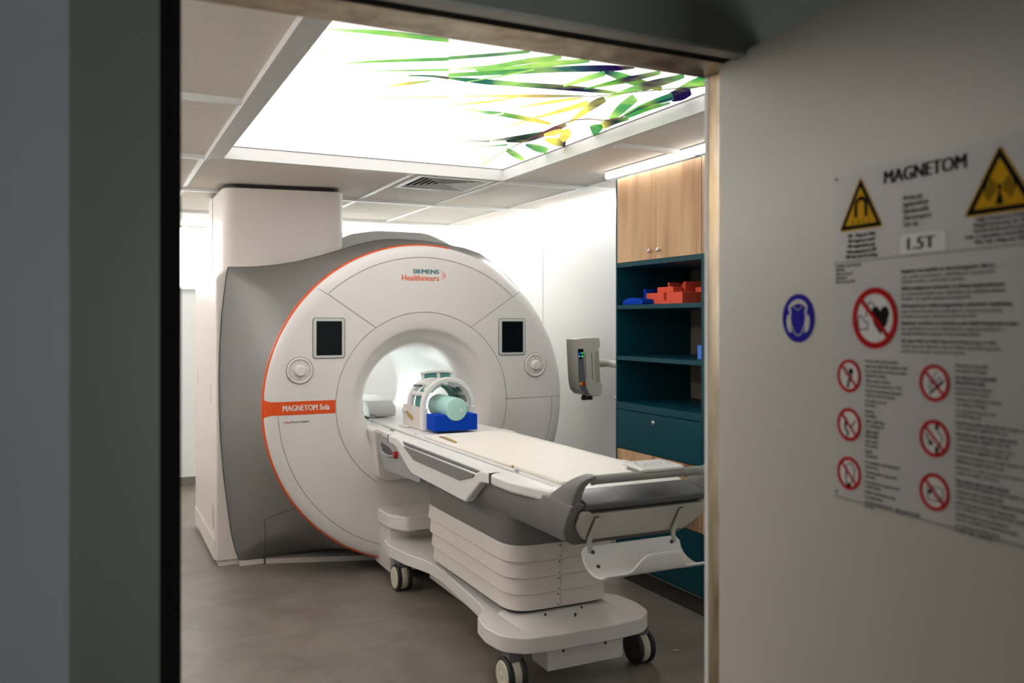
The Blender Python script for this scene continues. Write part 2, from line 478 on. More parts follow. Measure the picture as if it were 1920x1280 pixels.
# ================================================================== LIGHTS THE ROOM HAS, AND ADDED FILL LIGHTS
lp = thing('ceiling_light_panel', (1.5, 3.55, CZ), 'large glowing ceiling panel printed with green and purple palm leaves', 'light')
bm = BM(); bx(bm, SX0 + .012, SX1 - .012, SY0 + .012, SY1 - .012, SZ, SZ + .03)
finish('diffuser', bm, emit('glowing_panel', (1, .985, .965), SKY_L), lp)
PAL = dict(w=(1, 1, 1), g=(.30, .58, .33), l=(.55, .78, .40), y=(.86, .82, .38), p=(.11, .07, .24), t=(.18, .40, .35), b=(.42, .28, .30), d=(.17, .22, .20), q=(.92, .98, .80), G=(.17, .50, .22))
def leaf_mat():
    m = bpy.data.materials.new('printed_leaves'); m.use_nodes = True
    nt = m.node_tree; nt.nodes.remove(nt.nodes['Principled BSDF'])
    a = nt.nodes.new('ShaderNodeAttribute'); a.attribute_name = 'print'
    e = nt.nodes.new('ShaderNodeEmission'); e.inputs[1].default_value = 1.0
    tc = nt.nodes.new('ShaderNodeTexCoord'); n = nt.nodes.new('ShaderNodeTexNoise'); n.inputs['Scale'].default_value = 9
    nt.links.new(tc.outputs['Object'], n.inputs['Vector'])
    r = nt.nodes.new('ShaderNodeMapRange'); r.inputs['To Min'].default_value = .65; r.inputs['To Max'].default_value = 1.35
    nt.links.new(n.outputs['Fac'], r.inputs['Value'])
    nt.links.new(r.outputs[0], e.inputs[1])
    n3 = nt.nodes.new('ShaderNodeTexNoise'); n3.inputs['Scale'].default_value = 5; nt.links.new(tc.outputs['Object'], n3.inputs['Vector'])
    r3 = nt.nodes.new('ShaderNodeMapRange'); r3.inputs['From Min'].default_value = .45; r3.inputs['From Max'].default_value = .75; nt.links.new(n3.outputs['Fac'], r3.inputs['Value'])
    mx = nt.nodes.new('ShaderNodeMix'); mx.data_type = 'RGBA'; nt.links.new(r3.outputs[0], mx.inputs[0]); nt.links.new(a.outputs['Color'], mx.inputs[6])
    ad = nt.nodes.new('ShaderNodeMix'); ad.data_type = 'RGBA'; ad.blend_type = 'ADD'; ad.inputs[0].default_value = 1; ad.inputs[7].default_value = (.35, .35, .05, 1)
    nt.links.new(a.outputs['Color'], ad.inputs[6]); nt.links.new(ad.outputs[2], mx.inputs[7])
    nt.links.new(mx.outputs[2], e.inputs[0]); nt.links.new(e.outputs[0], nt.nodes['Material Output'].inputs[0])
    return m
LEAVES = [[(1.182,2.983,-0.0083,-0.0195,'g'),(1.305,2.881,-0.009,-0.0186,'t'),(1.419,2.781,-0.0088,-0.0161,'g')],[(1.232,3.109,-0.0056,-0.0136,'q'),(1.365,3.014,-0.0099,-0.0203,'l'),(1.458,2.891,-0.0162,-0.0291,'g'),(1.553,2.785,-0.0149,-0.0244,'g')],[(1.335,3.079,-0.0061,-0.0135,'l'),(1.469,2.984,-0.0164,-0.0313,'l'),(1.564,2.869,-0.0193,-0.0329,'g'),(1.67,2.781,-0.0126,-0.02,'g')],[(1.263,3.187,-0.0109,-0.0265,'l'),(1.444,3.057,-0.0142,-0.029,'g'),(1.62,2.927,-0.0198,-0.0348,'t'),(1.782,2.833,-0.0226,-0.0354,'p'),(1.871,2.785,-0.0071,-0.0105,'p')],[(1.277,3.223,-0.0054,-0.0148,'g'),(1.422,3.209,-0.015,-0.0364,'t'),(1.567,3.184,-0.015,-0.0322,'g'),(1.804,3.139,-0.0199,-0.0366,'p'),(2.01,3.119,-0.0106,-0.0175,'g')],[(1.379,3.48,-0.0029,-0.0074,'q'),(1.622,3.362,-0.0091,-0.0189,'y'),(1.757,3.297,-0.0124,-0.0232,'b'),(1.908,3.223,-0.004,-0.0068,'t')],[(1.316,3.321,-0.0015,-0.0032,'q'),(1.427,3.151,-0.0041,-0.0079,'l'),(1.535,2.972,-0.0053,-0.009,'l')],[(1.792,2.878,-0.0095,-0.0184,'p'),(1.877,2.901,-0.0248,-0.0468,'g'),(1.965,2.935,-0.0289,-0.0522,'G'),(2.145,2.986,-0.0186,-0.0306,'d')],[(1.752,3.129,-0.0066,-0.0096,'l'),(1.777,3.003,-0.0206,-0.0287,'l'),(1.807,2.892,-0.0216,-0.0288,'g')],[(1.851,3.128,-0.0041,-0.0061,'g'),(1.912,2.987,-0.0219,-0.03,'G'),(1.939,2.925,-0.0259,-0.0345,'p'),(1.997,2.789,-0.0177,-0.0218,'g')],[(2.007,3.214,-0.0046,-0.0063,'l'),(2.039,3.025,-0.03,-0.0379,'g'),(2.064,2.96,-0.0417,-0.0519,'p'),(2.11,2.788,-0.022,-0.025,'g')],[(2.207,2.974,-0.0082,-0.0091,'t'),(2.213,2.887,-0.04,-0.0438,'g'),(2.227,2.798,-0.055,-0.0586,'G')],[(2.26,3.08,-0.0515,-0.0592,'p'),(2.267,3.015,-0.0675,-0.0779,'p'),(2.282,2.968,-0.0334,-0.0389,'p')],[(2.258,3.443,-0.0224,-0.0272,'l'),(2.242,3.248,-0.0301,-0.0357,'G'),(2.254,3.057,-0.0426,-0.0483,'t')],[(2.279,3.463,-0.0284,-0.0363,'g'),(2.288,3.281,-0.0219,-0.0269,'G'),(2.313,3.158,-0.0125,-0.015,'t')],[(2.244,3.543,-0.0295,-0.0294,'l'),(2.174,3.337,-0.0494,-0.0494,'g'),(2.121,3.147,-0.0438,-0.0434,'g')],[(2.099,3.693,-0.007,-0.0085,'y'),(2.046,3.457,-0.0328,-0.0382,'y'),(2.02,3.315,-0.0398,-0.0478,'p'),(2.014,3.224,-0.0313,-0.0384,'p')],[(1.71,3.575,-0.0027,-0.0052,'q'),(1.812,3.401,-0.0126,-0.0215,'y'),(1.911,3.253,-0.0086,-0.0134,'y')],[(1.883,3.733,-0.0032,-0.0055,'y'),(1.942,3.507,-0.0191,-0.0295,'y'),(1.983,3.313,-0.0265,-0.0377,'y')],[(1.543,3.67,-0.0043,-0.0111,'q'),(1.721,3.673,-0.0156,-0.0368,'g'),(1.901,3.709,-0.0187,-0.041,'y'),(2.026,3.745,-0.0115,-0.0241,'y')],[(1.544,3.897,-0.0026,-0.006,'q'),(1.643,3.787,-0.0068,-0.0144,'q'),(1.727,3.655,-0.007,-0.0135,'q')],[(1.488,3.756,-0.0018,-0.0042,'q'),(1.585,3.622,-0.0038,-0.0079,'y')],[(1.906,4.243,-0.0052,-0.011,'q'),(2.02,4.103,-0.0237,-0.045,'d'),(2.098,3.953,-0.028,-0.0486,'g')],[(2.004,4.207,-0.0127,-0.0256,'d'),(2.083,4.13,-0.029,-0.052,'d'),(2.105,3.95,-0.0289,-0.0448,'b'),(2.102,3.725,-0.022,-0.0314,'b')],[(1.721,4.344,-0.003,-0.0076,'q'),(1.923,4.246,-0.0068,-0.0149,'d')],[(2.14,4.243,-0.0128,-0.0299,'t'),(2.239,4.301,-0.0385,-0.0856,'g'),(2.332,4.342,-0.0342,-0.0722,'l')],[(2.101,4.41,-0.0151,-0.0445,'t'),(2.205,4.516,-0.0245,-0.0698,'g'),(2.329,4.646,-0.0149,-0.041,'l')],[(2.168,4.069,-0.0131,-0.0282,'y'),(2.257,4.107,-0.0459,-0.0909,'y'),(2.313,4.1,-0.0497,-0.0912,'p')],[(2.262,4.063,-0.0365,-0.0378,'y'),(2.21,3.918,-0.0503,-0.0474,'y'),(2.167,3.812,-0.0228,-0.0188,'y')],[(2.286,3.792,-0.0611,-0.0848,'g'),(2.287,3.739,-0.0605,-0.0813,'g'),(2.281,3.672,-0.0238,-0.031,'G')],[(2.279,3.674,-0.0495,-0.0663,'y'),(2.278,3.559,-0.0385,-0.0522,'d'),(2.307,3.481,-0.0228,-0.0312,'g')],[(2.114,3.982,-0.0153,-0.0259,'y'),(2.136,3.917,-0.0327,-0.0528,'y'),(2.149,3.839,-0.0191,-0.0296,'y')],[(2.027,4.602,-0.0048,-0.0294,'q'),(2.119,4.749,-0.0133,-0.0772,'q'),(2.203,4.885,-0.0114,-0.0644,'q')],[(2.164,4.903,-0.0058,-0.0102,'l'),(2.109,4.427,-0.0063,-0.0102,'l'),(2.091,4.145,-0.006,-0.0095,'b'),(2.084,3.626,-0.0061,-0.0094,'b'),(2.253,3.544,-0.0065,-0.0094,'b'),(2.245,3.274,-0.0071,-0.0087,'p'),(2.27,3.079,-0.0069,-0.008,'p')],[(1.86,3.285,-0.002,-0.0035,'b'),(1.977,3.177,-0.0036,-0.0055,'p'),(2.09,3.048,-0.0045,-0.0062,'p'),(2.282,2.867,-0.0063,-0.0076,'p')],[(1.831,3.975,-0.0025,-0.0046,'q'),(1.889,3.746,-0.0081,-0.0139,'y')],[(1.811,4.571,-0.0035,-0.0083,'q'),(1.922,4.431,-0.0073,-0.0159,'q'),(2.05,4.286,-0.0095,-0.019,'g')],[(1.809,4.282,-0.0025,-0.0054,'q'),(1.873,4.136,-0.0043,-0.0085,'y')],[(1.436,3.624,-0.0033,-0.0079,'q'),(1.551,3.514,-0.0071,-0.015,'y'),(1.648,3.375,-0.0062,-0.0116,'y')],[(0.672,2.873,-0.001,-0.0047,'q'),(0.834,2.825,-0.0063,-0.0234,'l'),(0.95,2.808,-0.008,-0.0268,'g'),(1.11,2.794,-0.0073,-0.0208,'l')],[(0.821,3.242,-0.0008,-0.003,'q'),(0.952,3.136,-0.0049,-0.0152,'l'),(1.187,2.988,-0.0088,-0.0216,'g')],[(0.901,3.299,-0.0009,-0.0031,'q'),(1.083,3.201,-0.0035,-0.0101,'l'),(1.237,3.116,-0.0063,-0.0157,'l')],[(1.124,3.254,-0.0021,-0.0063,'t'),(1.207,3.225,-0.0052,-0.0147,'t'),(1.28,3.222,-0.0068,-0.0191,'p')],[(0.984,3.691,-0.001,-0.0039,'q'),(1.388,3.496,-0.0039,-0.0099,'y')],[(1.079,3.474,-0.0016,-0.0046,'q'),(1.153,3.373,-0.0076,-0.0197,'y'),(1.23,3.286,-0.0035,-0.0085,'l')],[(0.98,3.341,-0.001,-0.0032,'q'),(1.157,3.249,-0.0023,-0.0063,'l')],[(0.68,3.121,-0.0022,-0.0129,'q'),(0.793,3.129,-0.0015,-0.0075,'q')]]

bm = BM(); cl = bm.loops.layers.color.new('print')
def catmull(ps, t):
    n = len(ps) - 1; i = min(int(t * n), n - 1); f = t * n - i
    p0, p1, p2, p3 = ps[max(i - 1, 0)], ps[i], ps[i + 1], ps[min(i + 2, n)]
    return [.5 * (2 * b + (c - a) * f + (2 * a - 5 * b + 4 * c - d) * f * f + (3 * b - a - 3 * c + d) * f ** 3) for a, b, c, d in zip(p0, p1, p2, p3)]
def srgb(c): return c
for li, L in enumerate(LEAVES):
    ctrl = [(x, y, dx, dy) + PAL[c] for x, y, dx, dy, c in L]
    N = 16; prev = None
    z = SZ - .0006 - .00002 * li
    for k in range(N + 1):
        x, y, dx, dy, r_, g_, b_ = catmull(ctrl, k / N)
        if k in (0, N): dx *= .85; dy *= .85
        cl_ = lambda a, b: (max(SX0 + .013, min(a, SX1 - .013)), max(SY0 + .013, min(b, SY1 - .013)), z)
        cur = (bm.verts.new(cl_(x + dx, y + dy)), bm.verts.new(cl_(x - dx, y - dy)), tuple(min(1, max(0, c)) for c in (r_, g_, b_)))
        if prev:
            f = bm.faces.new((prev[0], prev[1], cur[1], cur[0]))
            for lpz, c in zip(f.loops, (prev[2], prev[2], cur[2], cur[2])): lpz[cl] = (*c, 1)
        prev = cur
leafo = finish('printed_leaves', bm, leaf_mat(), lp)

t = thing('light_tube', (2.83, 3.9, 2.44), 'bright white light tube above the wooden cabinet doors', 'light')
bm = BM(); tube(bm, [(2.83, 2.9, 2.445), (2.83, 4.50, 2.445)], .019, 16)
finish('tube', bm, emit('lit_tube', (1, .97, .93), TUBE_L), t)
bm = BM(); bx(bm, 2.80, 2.87, 2.9, 4.50, 2.462, CZ); finish('mounting_rail', bm, BAR, t)

t = thing('light_strip', (3.45, 6.5, CZ - .03), 'long bright light strip along the top of the right wall', 'light')
bm = BM(); bx(bm, 3.425, 3.478, 4.5, 8.6, 2.405, 2.455)
finish('strip', bm, emit('lit_strip', (.97, 1, .99), COVE_L), t)
bm = BM(); bx(bm, 3.43, 3.48, 4.5, 8.6, 2.455, CZ); finish('mounting_rail', bm, BAR, t)

t = thing('wall_light_panel', (1.5, 8.7, 1.9), 'wide white glowing panel on the upper back wall behind the scanner', 'light')
bm = BM(); bx(bm, -.6, 3.3, 8.70, 8.72, 1.895, 2.44); finish('diffuser', bm, emit('lit_wall_panel', (.96, 1, .98), BACK_L), t)
bm = BM(); bx(bm, -.63, 3.33, 8.72, 8.75, 1.87, 2.46); finish('frame', bm, BAR, t)

t = thing('added_corridor_light', (-.5, -.8, 2.6), 'dim square fill light added in the corridor behind the camera', 'light')  # added out of view to lift the corridor side a little
bm = BM(); bx(bm, -.8, -.2, -1.1, -.5, 2.59, 2.60); finish('diffuser', bm, emit('corridor_fill_glow', (.86, .97, 1), HALL_L * 6), t)
bm = BM(); bx(bm, -.83, -.17, -1.13, -.47, 2.60, 2.62); finish('frame', bm, BAR, t)

t = thing('added_left_strip', (RX0 + .03, 5.2, CZ - .04), 'warm fill strip added along the top of the left wall', 'light')  # added out of view to brighten the scanner from the left
bm = BM(); bx(bm, RX0 + .002, RX0 + .04, 1.9, 8.6, 2.41, 2.44); finish('strip', bm, emit('warm_fill_strip', (1, .945, .90), LEFT_L), t)
bm = BM(); bx(bm, RX0, RX0 + .03, 1.9, 8.6, 2.44, CZ); finish('mounting_rail', bm, BAR, t)
t = thing('added_fill_panel', (1.6, -2.59, .8), 'glowing fill panel added on the wall behind the camera', 'window')  # added glowing panel, brightens the wall and frame left of the doorway
bm = BM(); bx(bm, 1.25, 1.93, -2.60, -2.585, .85, 1.75); finish('glow_panel', bm, emit('fill_panel_glow', (.93, .98, 1), FILL_L), t)
bm = BM()
for a in ((1.2, 1.98, .8, .85), (1.2, 1.98, 1.75, 1.8), (1.2, 1.25, .85, 1.75), (1.93, 1.98, .85, 1.75)): bx(bm, a[0], a[1], -2.60, -2.57, a[2], a[3])
finish('frame', bm, ALU, t)

bm = BM()
for a in ((SX0 + t_, SX0 + t_ + .004, SY0 + t_, SY1 - t_), (SX1 - t_ - .004, SX1 - t_, SY0 + t_, SY1 - t_), (SX0 + t_, SX1 - t_, SY1 - t_ - .004, SY1 - t_)): bx(bm, *a, SZ - .003, SZ - .0002)
struct('trim_11', bm, SEAM)

# ceiling vent
t = thing('ceiling_vent', (2.06, 5.30, CZ - .02), 'square white ceiling air vent with angled grey louvres', 'vent')
vx, vy, hw = 2.065, 5.30, .255
bm = BM()
for a in ((vx - hw, vx + hw, vy - hw, vy - hw + .03), (vx - hw, vx + hw, vy + hw - .03, vy + hw), (vx - hw, vx - hw + .03, vy - hw + .03, vy + hw - .03), (vx + hw - .03, vx + hw, vy - hw + .03, vy + hw - .03)):
    bx(bm, *a, CZ - .014, CZ)
finish('frame', bm, BAR, t)
bm = BM(); bx(bm, vx - hw + .03, vx + hw - .03, vy - hw + .03, vy + hw - .03, CZ - .002, CZ - .0005); finish('backing', bm, mat('dark_duct', (.06, .06, .06), .8, noise=.05), t)
SLAT = mat('grey_louvre', (.72, .71, .69), .4, noise=.03)
for k in range(6):
    r = hw - .032 - k * .036; r2 = r - .022
    bm = BM()
    q = [(1, 1), (-1, 1), (-1, -1), (1, -1)]
    for i in range(4):
        a, b = q[i], q[(i + 1) % 4]
        vs = [bm.verts.new((vx + a[0] * r, vy + a[1] * r, CZ - .0135)), bm.verts.new((vx + b[0] * r, vy + b[1] * r, CZ - .0135)),
              bm.verts.new((vx + b[0] * r2, vy + b[1] * r2, CZ - .004)), bm.verts.new((vx + a[0] * r2, vy + a[1] * r2, CZ - .004))]
        us = [bm.verts.new(v.co + Vector((0, 0, .0012 if i_ > 1 else .005))) for i_, v in enumerate(vs)]
        bm.faces.new(vs); bm.faces.new(us[::-1])
        for j in range(4): bm.faces.new((vs[j], us[j], us[(j + 1) % 4], vs[(j + 1) % 4]))
    finish('louvre', bm, SLAT, t)
# ================================================================== SCANNER
CX, CZZ, FY = 1.895, 1.045, 5.18
sc = thing('mri_scanner', (CX, 5.9, 0), 'white and grey magnetic resonance scanner with orange ring and round bore', 'medical scanner')
def smooth(a, b, x):
    t = max(0, min(1, (x - a) / (b - a))); return t * t * (3 - 2 * t)
PROF = [(1.000, .040), (.998, .030), (.992, .020), (.980, .012), (.960, .006), (.940, .002), (.925, 0), (.88, 0), (.82, 0), (.76, 0), (.70, 0), (.64, 0), (.60, 0), (.575, 0), (.545, .001), (.515, .003), (.49, .007),
        (.475, .010), (.466, .013), (.460, .017), (.454, .021), (.446, .027), (.436, .034), (.424, .044), (.412, .056), (.400, .070), (.388, .088), (.376, .110), (.366, .135), (.357, .165), (.350, .20), (.346, .24), (.345, .27)]
def face_y(r, dep, a):
    brow = smooth(.45, .95, sin(a)) * .022 * smooth(.468, .448, r) * smooth(.375, .43, r)
    return FY + dep + brow
bm = BM(); n = 144; rings = []
for r, dep in PROF:
    rings.append([bm.verts.new((CX + r * cos(2 * pi * k / n), face_y(r, dep, 2 * pi * k / n), CZZ + r * sin(2 * pi * k / n))) for k in range(n)])
for i in range(len(rings) - 1):
    for k in range(n): bm.faces.new((rings[i][k], rings[i][(k + 1) % n], rings[i + 1][(k + 1) % n], rings[i + 1][k]))
face_bvh = BVHTree.FromBMesh(bm)
front = finish('front_cover', bm, WHITE, sc, ang=50)

def drape_y(x, z, bvh=face_bvh, off=.0012):
    h = bvh.ray_cast(Vector((x, 3.0, z)), Vector((0, 1, 0)))
    return (h[0].y - off) if h[0] is not None else None
def ribbon(bm, pts, wd, bvh=face_bvh, off=.0012, mi=0):
    # resample
    P = [Vector(p) for p in pts]; Q = []
    for a, b in zip(P, P[1:]):
        m = max(1, int((b - a).length / .015))
        for k in range(m): Q.append(a + (b - a) * k / m)
    Q.append(P[-1]); prev = None
    for i, q in enumerate(Q):
        t = (Q[min(i + 1, len(Q) - 1)] - Q[max(i - 1, 0)]).normalized(); s = Vector((-t.y, t.x)) * wd / 2
        a, b = q + s, q - s
        ya, yb = drape_y(a.x, a.y, bvh, off), drape_y(b.x, b.y, bvh, off)
        if ya is None or yb is None: prev = None; continue
        cur = (bm.verts.new((a.x, ya, a.y)), bm.verts.new((b.x, yb, b.y)))
        if prev: bm.faces.new((prev[0], prev[1], cur[1], cur[0])).material_index = mi
        prev = cur
def arc(r, a0, a1, n=60): return [(CX + r * cos(radians(a0 + (a1 - a0) * k / n)), CZZ + r * sin(radians(a0 + (a1 - a0) * k / n))) for k in range(n + 1)]
bm = BM(); SW = .0035
ribbon(bm, arc(.573, -64, 236, 120), SW)
ribbon(bm, arc(.920, 48, 132), SW)
ribbon(bm, [(1.198, 1.768), (1.274, 1.724), (1.578, 1.518)], SW); ribbon(bm, [(2.592, 1.768), (2.514, 1.724), (2.213, 1.522)], SW)
ribbon(bm, arc(.917, 183, 252), SW); ribbon(bm, arc(.917, -72, 0), SW)
ribbon(bm, [(2.462, 1.046), (2.872, 1.050)], SW)
finish('panel_joints', bm, JOINT, sc)
# orange ring round the rim
bm = BM(); n = 144
rr = []
for r, y in ((.9965, FY + .026), (1.0015, FY + .027), (1.0055, FY + .032), (1.0065, FY + .042), (1.001, FY + .046)):
    rr.append([bm.verts.new((CX + r * cos(2 * pi * k / n), y, CZZ + r * sin(2 * pi * k / n))) for k in range(n)])
for i in range(len(rr) - 1):
    for k in range(int(n * .228), int(n * .76)): bm.faces.new((rr[i][k], rr[i][(k + 1) % n], rr[i + 1][(k + 1) % n], rr[i + 1][k]))
for v in [v for v in bm.verts if not v.link_faces]: bm.verts.remove(v)
finish('orange_ring', bm, ORANGE, sc)
# orange name stripe
bm = BM(); z0, z1 = 1.0035, 1.083; rows = 8; cols = 40; G = []
for i in range(rows + 1):
    z = z0 + (z1 - z0) * i / rows; dz = z - CZZ
    xa = CX - sqrt(.9985 ** 2 - dz ** 2); xb = CX - sqrt(.576 ** 2 - dz ** 2)
    fl = .018 * smooth(.955, 1.0, 1.0) * 0
    row = []
    for k in range(cols + 1):
        x = xa + (xb - xa) * (k / cols) ** 1.6
        y = drape_y(x, z)
        # the stripe flares where it runs into the ring
        e = max(0, 1 - (x - xa) / .05) ** 2 * .016
        zz = z + e * (2 * i / rows - 1)
        y2 = drape_y(max(x, CX - sqrt(max(0, .9985 ** 2 - (zz - CZZ) ** 2))), zz)
        row.append(bm.verts.new((max(x, CX - sqrt(.9985 ** 2 - (zz - CZZ) ** 2)), y2 if y2 is not None else y, zz)))
    G.append(row)
for i in range(rows):
    for k in range(cols): bm.faces.new((G[i][k], G[i][k + 1], G[i + 1][k + 1], G[i + 1][k]))
stripe = finish('name_stripe', bm, ORANGE, sc)
TY = FY - .0016
text('lettering', 'MAGNETOM Sola', .05, (1.006, TY - .0005, 1.027), FRONTM, SIGNW, stripe, width=.278, height=.034, bold=.01)
text('lettering', 'A', .02, (1.012, TY + .001, .953), FRONTM, INKG, front, width=.010, height=.013)
text('lettering', 'Bio', .02, (1.027, TY + .001, .953), FRONTM, ORANGE, front, width=.024, height=.0135)
text('lettering', 'Matrix System', .02, (1.053, TY + .001, .9515), FRONTM, INKG, front, width=.108, height=.0175)
text('logo_lettering', 'SIEMENS', .05, (1.816, TY + .001, 1.862), FRONTM, LTEAL, front, width=.174, height=.027, bold=.014)
text('logo_lettering', 'Healthineers', .05, (1.742, TY + .001, 1.817), FRONTM, ORANGE, front, width=.248, height=.035, bold=.006)
bm = BM()
for i, (dx, dz, rd) in enumerate([(0, .022, .0025), (.012, .012, .004), (.024, 0, .005), (.012, -.012, .004), (0, -.022, .0025), (.010, .026, .002), (.022, .014, .0035), (.010, .0, .003), (.022, -.014, .0035), (.010, -.026, .002), (0, .008, .002), (0, -.008, .002)]):
    cyl(bm, (2.008 + dx, TY, 1.853 + dz), rd, .001, 'y', 10)
each('logo_dot', bm, ORANGE, front)

# the tunnel
bm = BM(); n = 96
prof = [(.345, 5.44), (.345, 6.70), (.352, 6.78), (.375, 6.88), (.42, 6.95), (.50, 6.99), (.95, 6.99), (.95, 6.95), (.46, 6.95), (.40, 6.85), (.372, 6.7), (.372, 5.44)]
rr = [[bm.verts.new((CX + r * cos(2 * pi * k / n), y, CZZ + r * sin(2 * pi * k / n))) for k in range(n)] for r, y in prof]
for i in range(len(rr)):
    A_, B_ = rr[i], rr[(i + 1) % len(rr)]
    for k in range(n): bm.faces.new((A_[k], A_[(k + 1) % n], B_[(k + 1) % n], B_[k]))
bore = finish('bore_tunnel', bm, mat('bore_lining', (.80, .82, .81), .35, noise=.01), sc)
for s in (-1, 1):
    bm = BM()
    a = radians(270 + s * 55); r = .338
    pts = [(CX + r * cos(a + d), CZZ + r * sin(a + d)) for d in (-.02, .02)]
    bx(bm, *sorted((pts[0][0], pts[1][0])), 5.75, 6.75, *sorted((pts[0][1], pts[1][1])))
    finish('bore_light', bm, emit('bore_glow', (.95, 1, .98), BORE_L * 3), bore)

# grey body shell: from the ring back to the outline of the side covers
def outline():
    L = []   # left half from bottom to top: x, z
    L += [(.845, .035), (.828, .06), (.795, .20), (.768, .40), (.745, .60), (.730, .80), (.722, 1.0), (.720, 1.2), (.724, 1.4), (.735, 1.6), (.752, 1.75), (.765, 1.86), (.775, 1.905)]
    L += [(.86, 1.907), (.95, 1.912), (1.08, 1.928), (1.22, 1.955), (1.36, 1.995), (1.506, 2.043), (1.62, 2.082), (1.729, 2.11), (1.81, 2.123), (1.895, 2.128)]
    R = [(2.08, 2.125), (2.237, 2.108), (2.40, 2.085), (2.519, 2.050), (2.612, 1.992), (2.72, 1.91), (2.831, 1.800), (2.93, 1.69), (2.998, 1.595), (3.05, 1.42), (3.07, 1.2), (3.07, .8), (3.03, .4), (2.945, .035)]
    return L + R
OUT = outline()
OUT = OUT + [(2 * CX - .845 - (2 * CX - 1.69) * k / 14, .035) for k in range(1, 14)]
# resample by angle
def ray_out(a):
    d = Vector((cos(a), sin(a))); best = None
    for i in range(len(OUT)):
        p, q = Vector(OUT[i]) - Vector((CX, CZZ)), Vector(OUT[(i + 1) % len(OUT)]) - Vector((CX, CZZ))
        e = q - p; den = d.x * e.y - d.y * e.x
        if abs(den) < 1e-9: continue
        t = (p.x * e.y - p.y * e.x) / den; u = (p.x * d.y - p.y * d.x) / den
        if t > 0 and -1e-6 <= u <= 1 + 1e-6: best = t
    return best
n = 240; bm = BM(); rr = []
for s in [0, .04, .1, .2, .3, .4, .5, .6, .7, .8, .88, .94, 1.0, 1.03]:
    ring = []
    for k in range(n):
        a = 2 * pi * k / n; R = ray_out(a) or 1.0
        r0 = .999; e = s if s <= 1 else 1
        r = r0 + (R - r0) * e
        ye = 5.73
        y = FY + .040 + (ye - FY - .040) * (1 - (1 - e) ** 1.25)
        if s > 1: y = ye + .012; r = R - .012
        x_, z_ = CX + r * cos(a), CZZ + r * sin(a)
        ring.append(bm.verts.new((x_, y, max(z_, .03))))
    rr.append(ring)
for i in range(len(rr) - 1):
    for k in range(n): bm.faces.new((rr[i][k], rr[i][(k + 1) % n], rr[i + 1][(k + 1) % n], rr[i + 1][k]))
body_bvh = BVHTree.FromBMesh(bm)
shell = finish('body_shell', bm, GREY, sc, ang=60)
bm = BM()
ribbon(bm, rpoly([(.99, .045), (.955, .33), (1.17, .50), (1.24, .54)][0:4], [0, .05, 0, 0]), .005, body_bvh, .002)
finish('service_hatch_joint', bm, SEAM, shell)

# white side covers (left one in view), their dark joint, back and top covers
def side(sgn):
    X = lambda x: x if sgn < 0 else 2 * CX - x
    bm = BM()
    prof = rpoly([(.70, .03), (.70, 1.84), (.775, 1.905), (1.02, 1.905), (1.02, .03)], [.0, .05, .04, 0, 0], 5) if sgn < 0 else [(.75, .03), (.75, 1.25), (.80, 1.50), (.95, 1.70), (1.02, 1.72), (1.02, .03)]
    prism(bm, [(X(x), z) for x, z in prof], 'y', 5.755, 6.98)
    o = finish('side_cover', bm, WHITE2, sc, bev=.015, seg=4)
    if sgn > 0: return o
    bm = BM()
    for y, z, h in ((6.80, 1.10, .10), (6.02, 1.02, .12)):
        bx(bm, *sorted((X(.6985), X(.702))), y, y + .02, z, z + h)
    each('grip_slot', bm, BEIGE, o)
    bm = BM(); bx(bm, *sorted((X(.6975), X(.702))), 5.86, 5.93, .22, .37); finish('latch_recess', bm, BEIGE, o)
    bm = BM(); bx(bm, *sorted((X(.6965), X(.702))), 5.86, 5.90, .17, .20); finish('latch', bm, LIP, o)
    bm = BM(); bx(bm, *sorted((X(.6955), X(.702))), 5.80, 6.96, .035, .16); finish('kick_strip', bm, WHITE2, o)
    return o
side(-1); side(1)
# dark joint behind the grey shell
bm = BM(); rr = []
for off, y in ((.004, 5.738), (.004, 5.757), (-.05, 5.757), (-.05, 5.738)):
    rr.append([bm.verts.new((CX + (ray_out(2 * pi * k / n) + off) * cos(2 * pi * k / n), y, max(.032, CZZ + (ray_out(2 * pi * k / n) + off) * sin(2 * pi * k / n)))) for k in range(n)])
for i in range(4):
    for k in range(n): bm.faces.new((rr[i][k], rr[i][(k + 1) % n], rr[(i + 1) % 4][(k + 1) % n], rr[(i + 1) % 4][k]))
finish('shell_joint', bm, SEAM, sc)
bm = BM()
prism(bm, rpoly([(1.0, 1.88), (1.35, 2.06), (1.62, 2.17), (1.80, 2.20), (2.17, 2.20), (2.33, 2.14), (2.5, 2.02), (2.78, 1.88)], .35, 8), 'y', 5.90, 6.95)
finish('top_cover', bm, TOPC, sc, bev=.03)
bm = BM(); bx(bm, 1.02, 2 * CX - 1.02, 6.90, 6.975, .03, .60); finish('rear_panel', bm, WHITE2, sc)
bm = BM()
prism(bm, rpoly([(.765, 5.92), (1.54, 5.80), (1.60, 6.72), (.765, 6.72)], [.10, .07, .05, .02], 8), 'z', 1.86, 2.440)
tower = finish('tower_cover', bm, WHITE2, sc, bev=.006)
bm = BM(); bx(bm, .763, .7655, 6.46, 6.468, 1.9, 2.45); finish('tower_joint', bm, SEAM, tower)
bm = BM()
prism(bm, rpoly([(.785, 5.955), (1.52, 5.83), (1.57, 6.70), (.785, 6.70)], [.10, .07, .05, .02], 8), 'z', 2.440, CZ - .001)
finish('tower_shadow_gap', bm, BLACK, tower)  # black slab stands in for the shadow in the gap below the ceiling
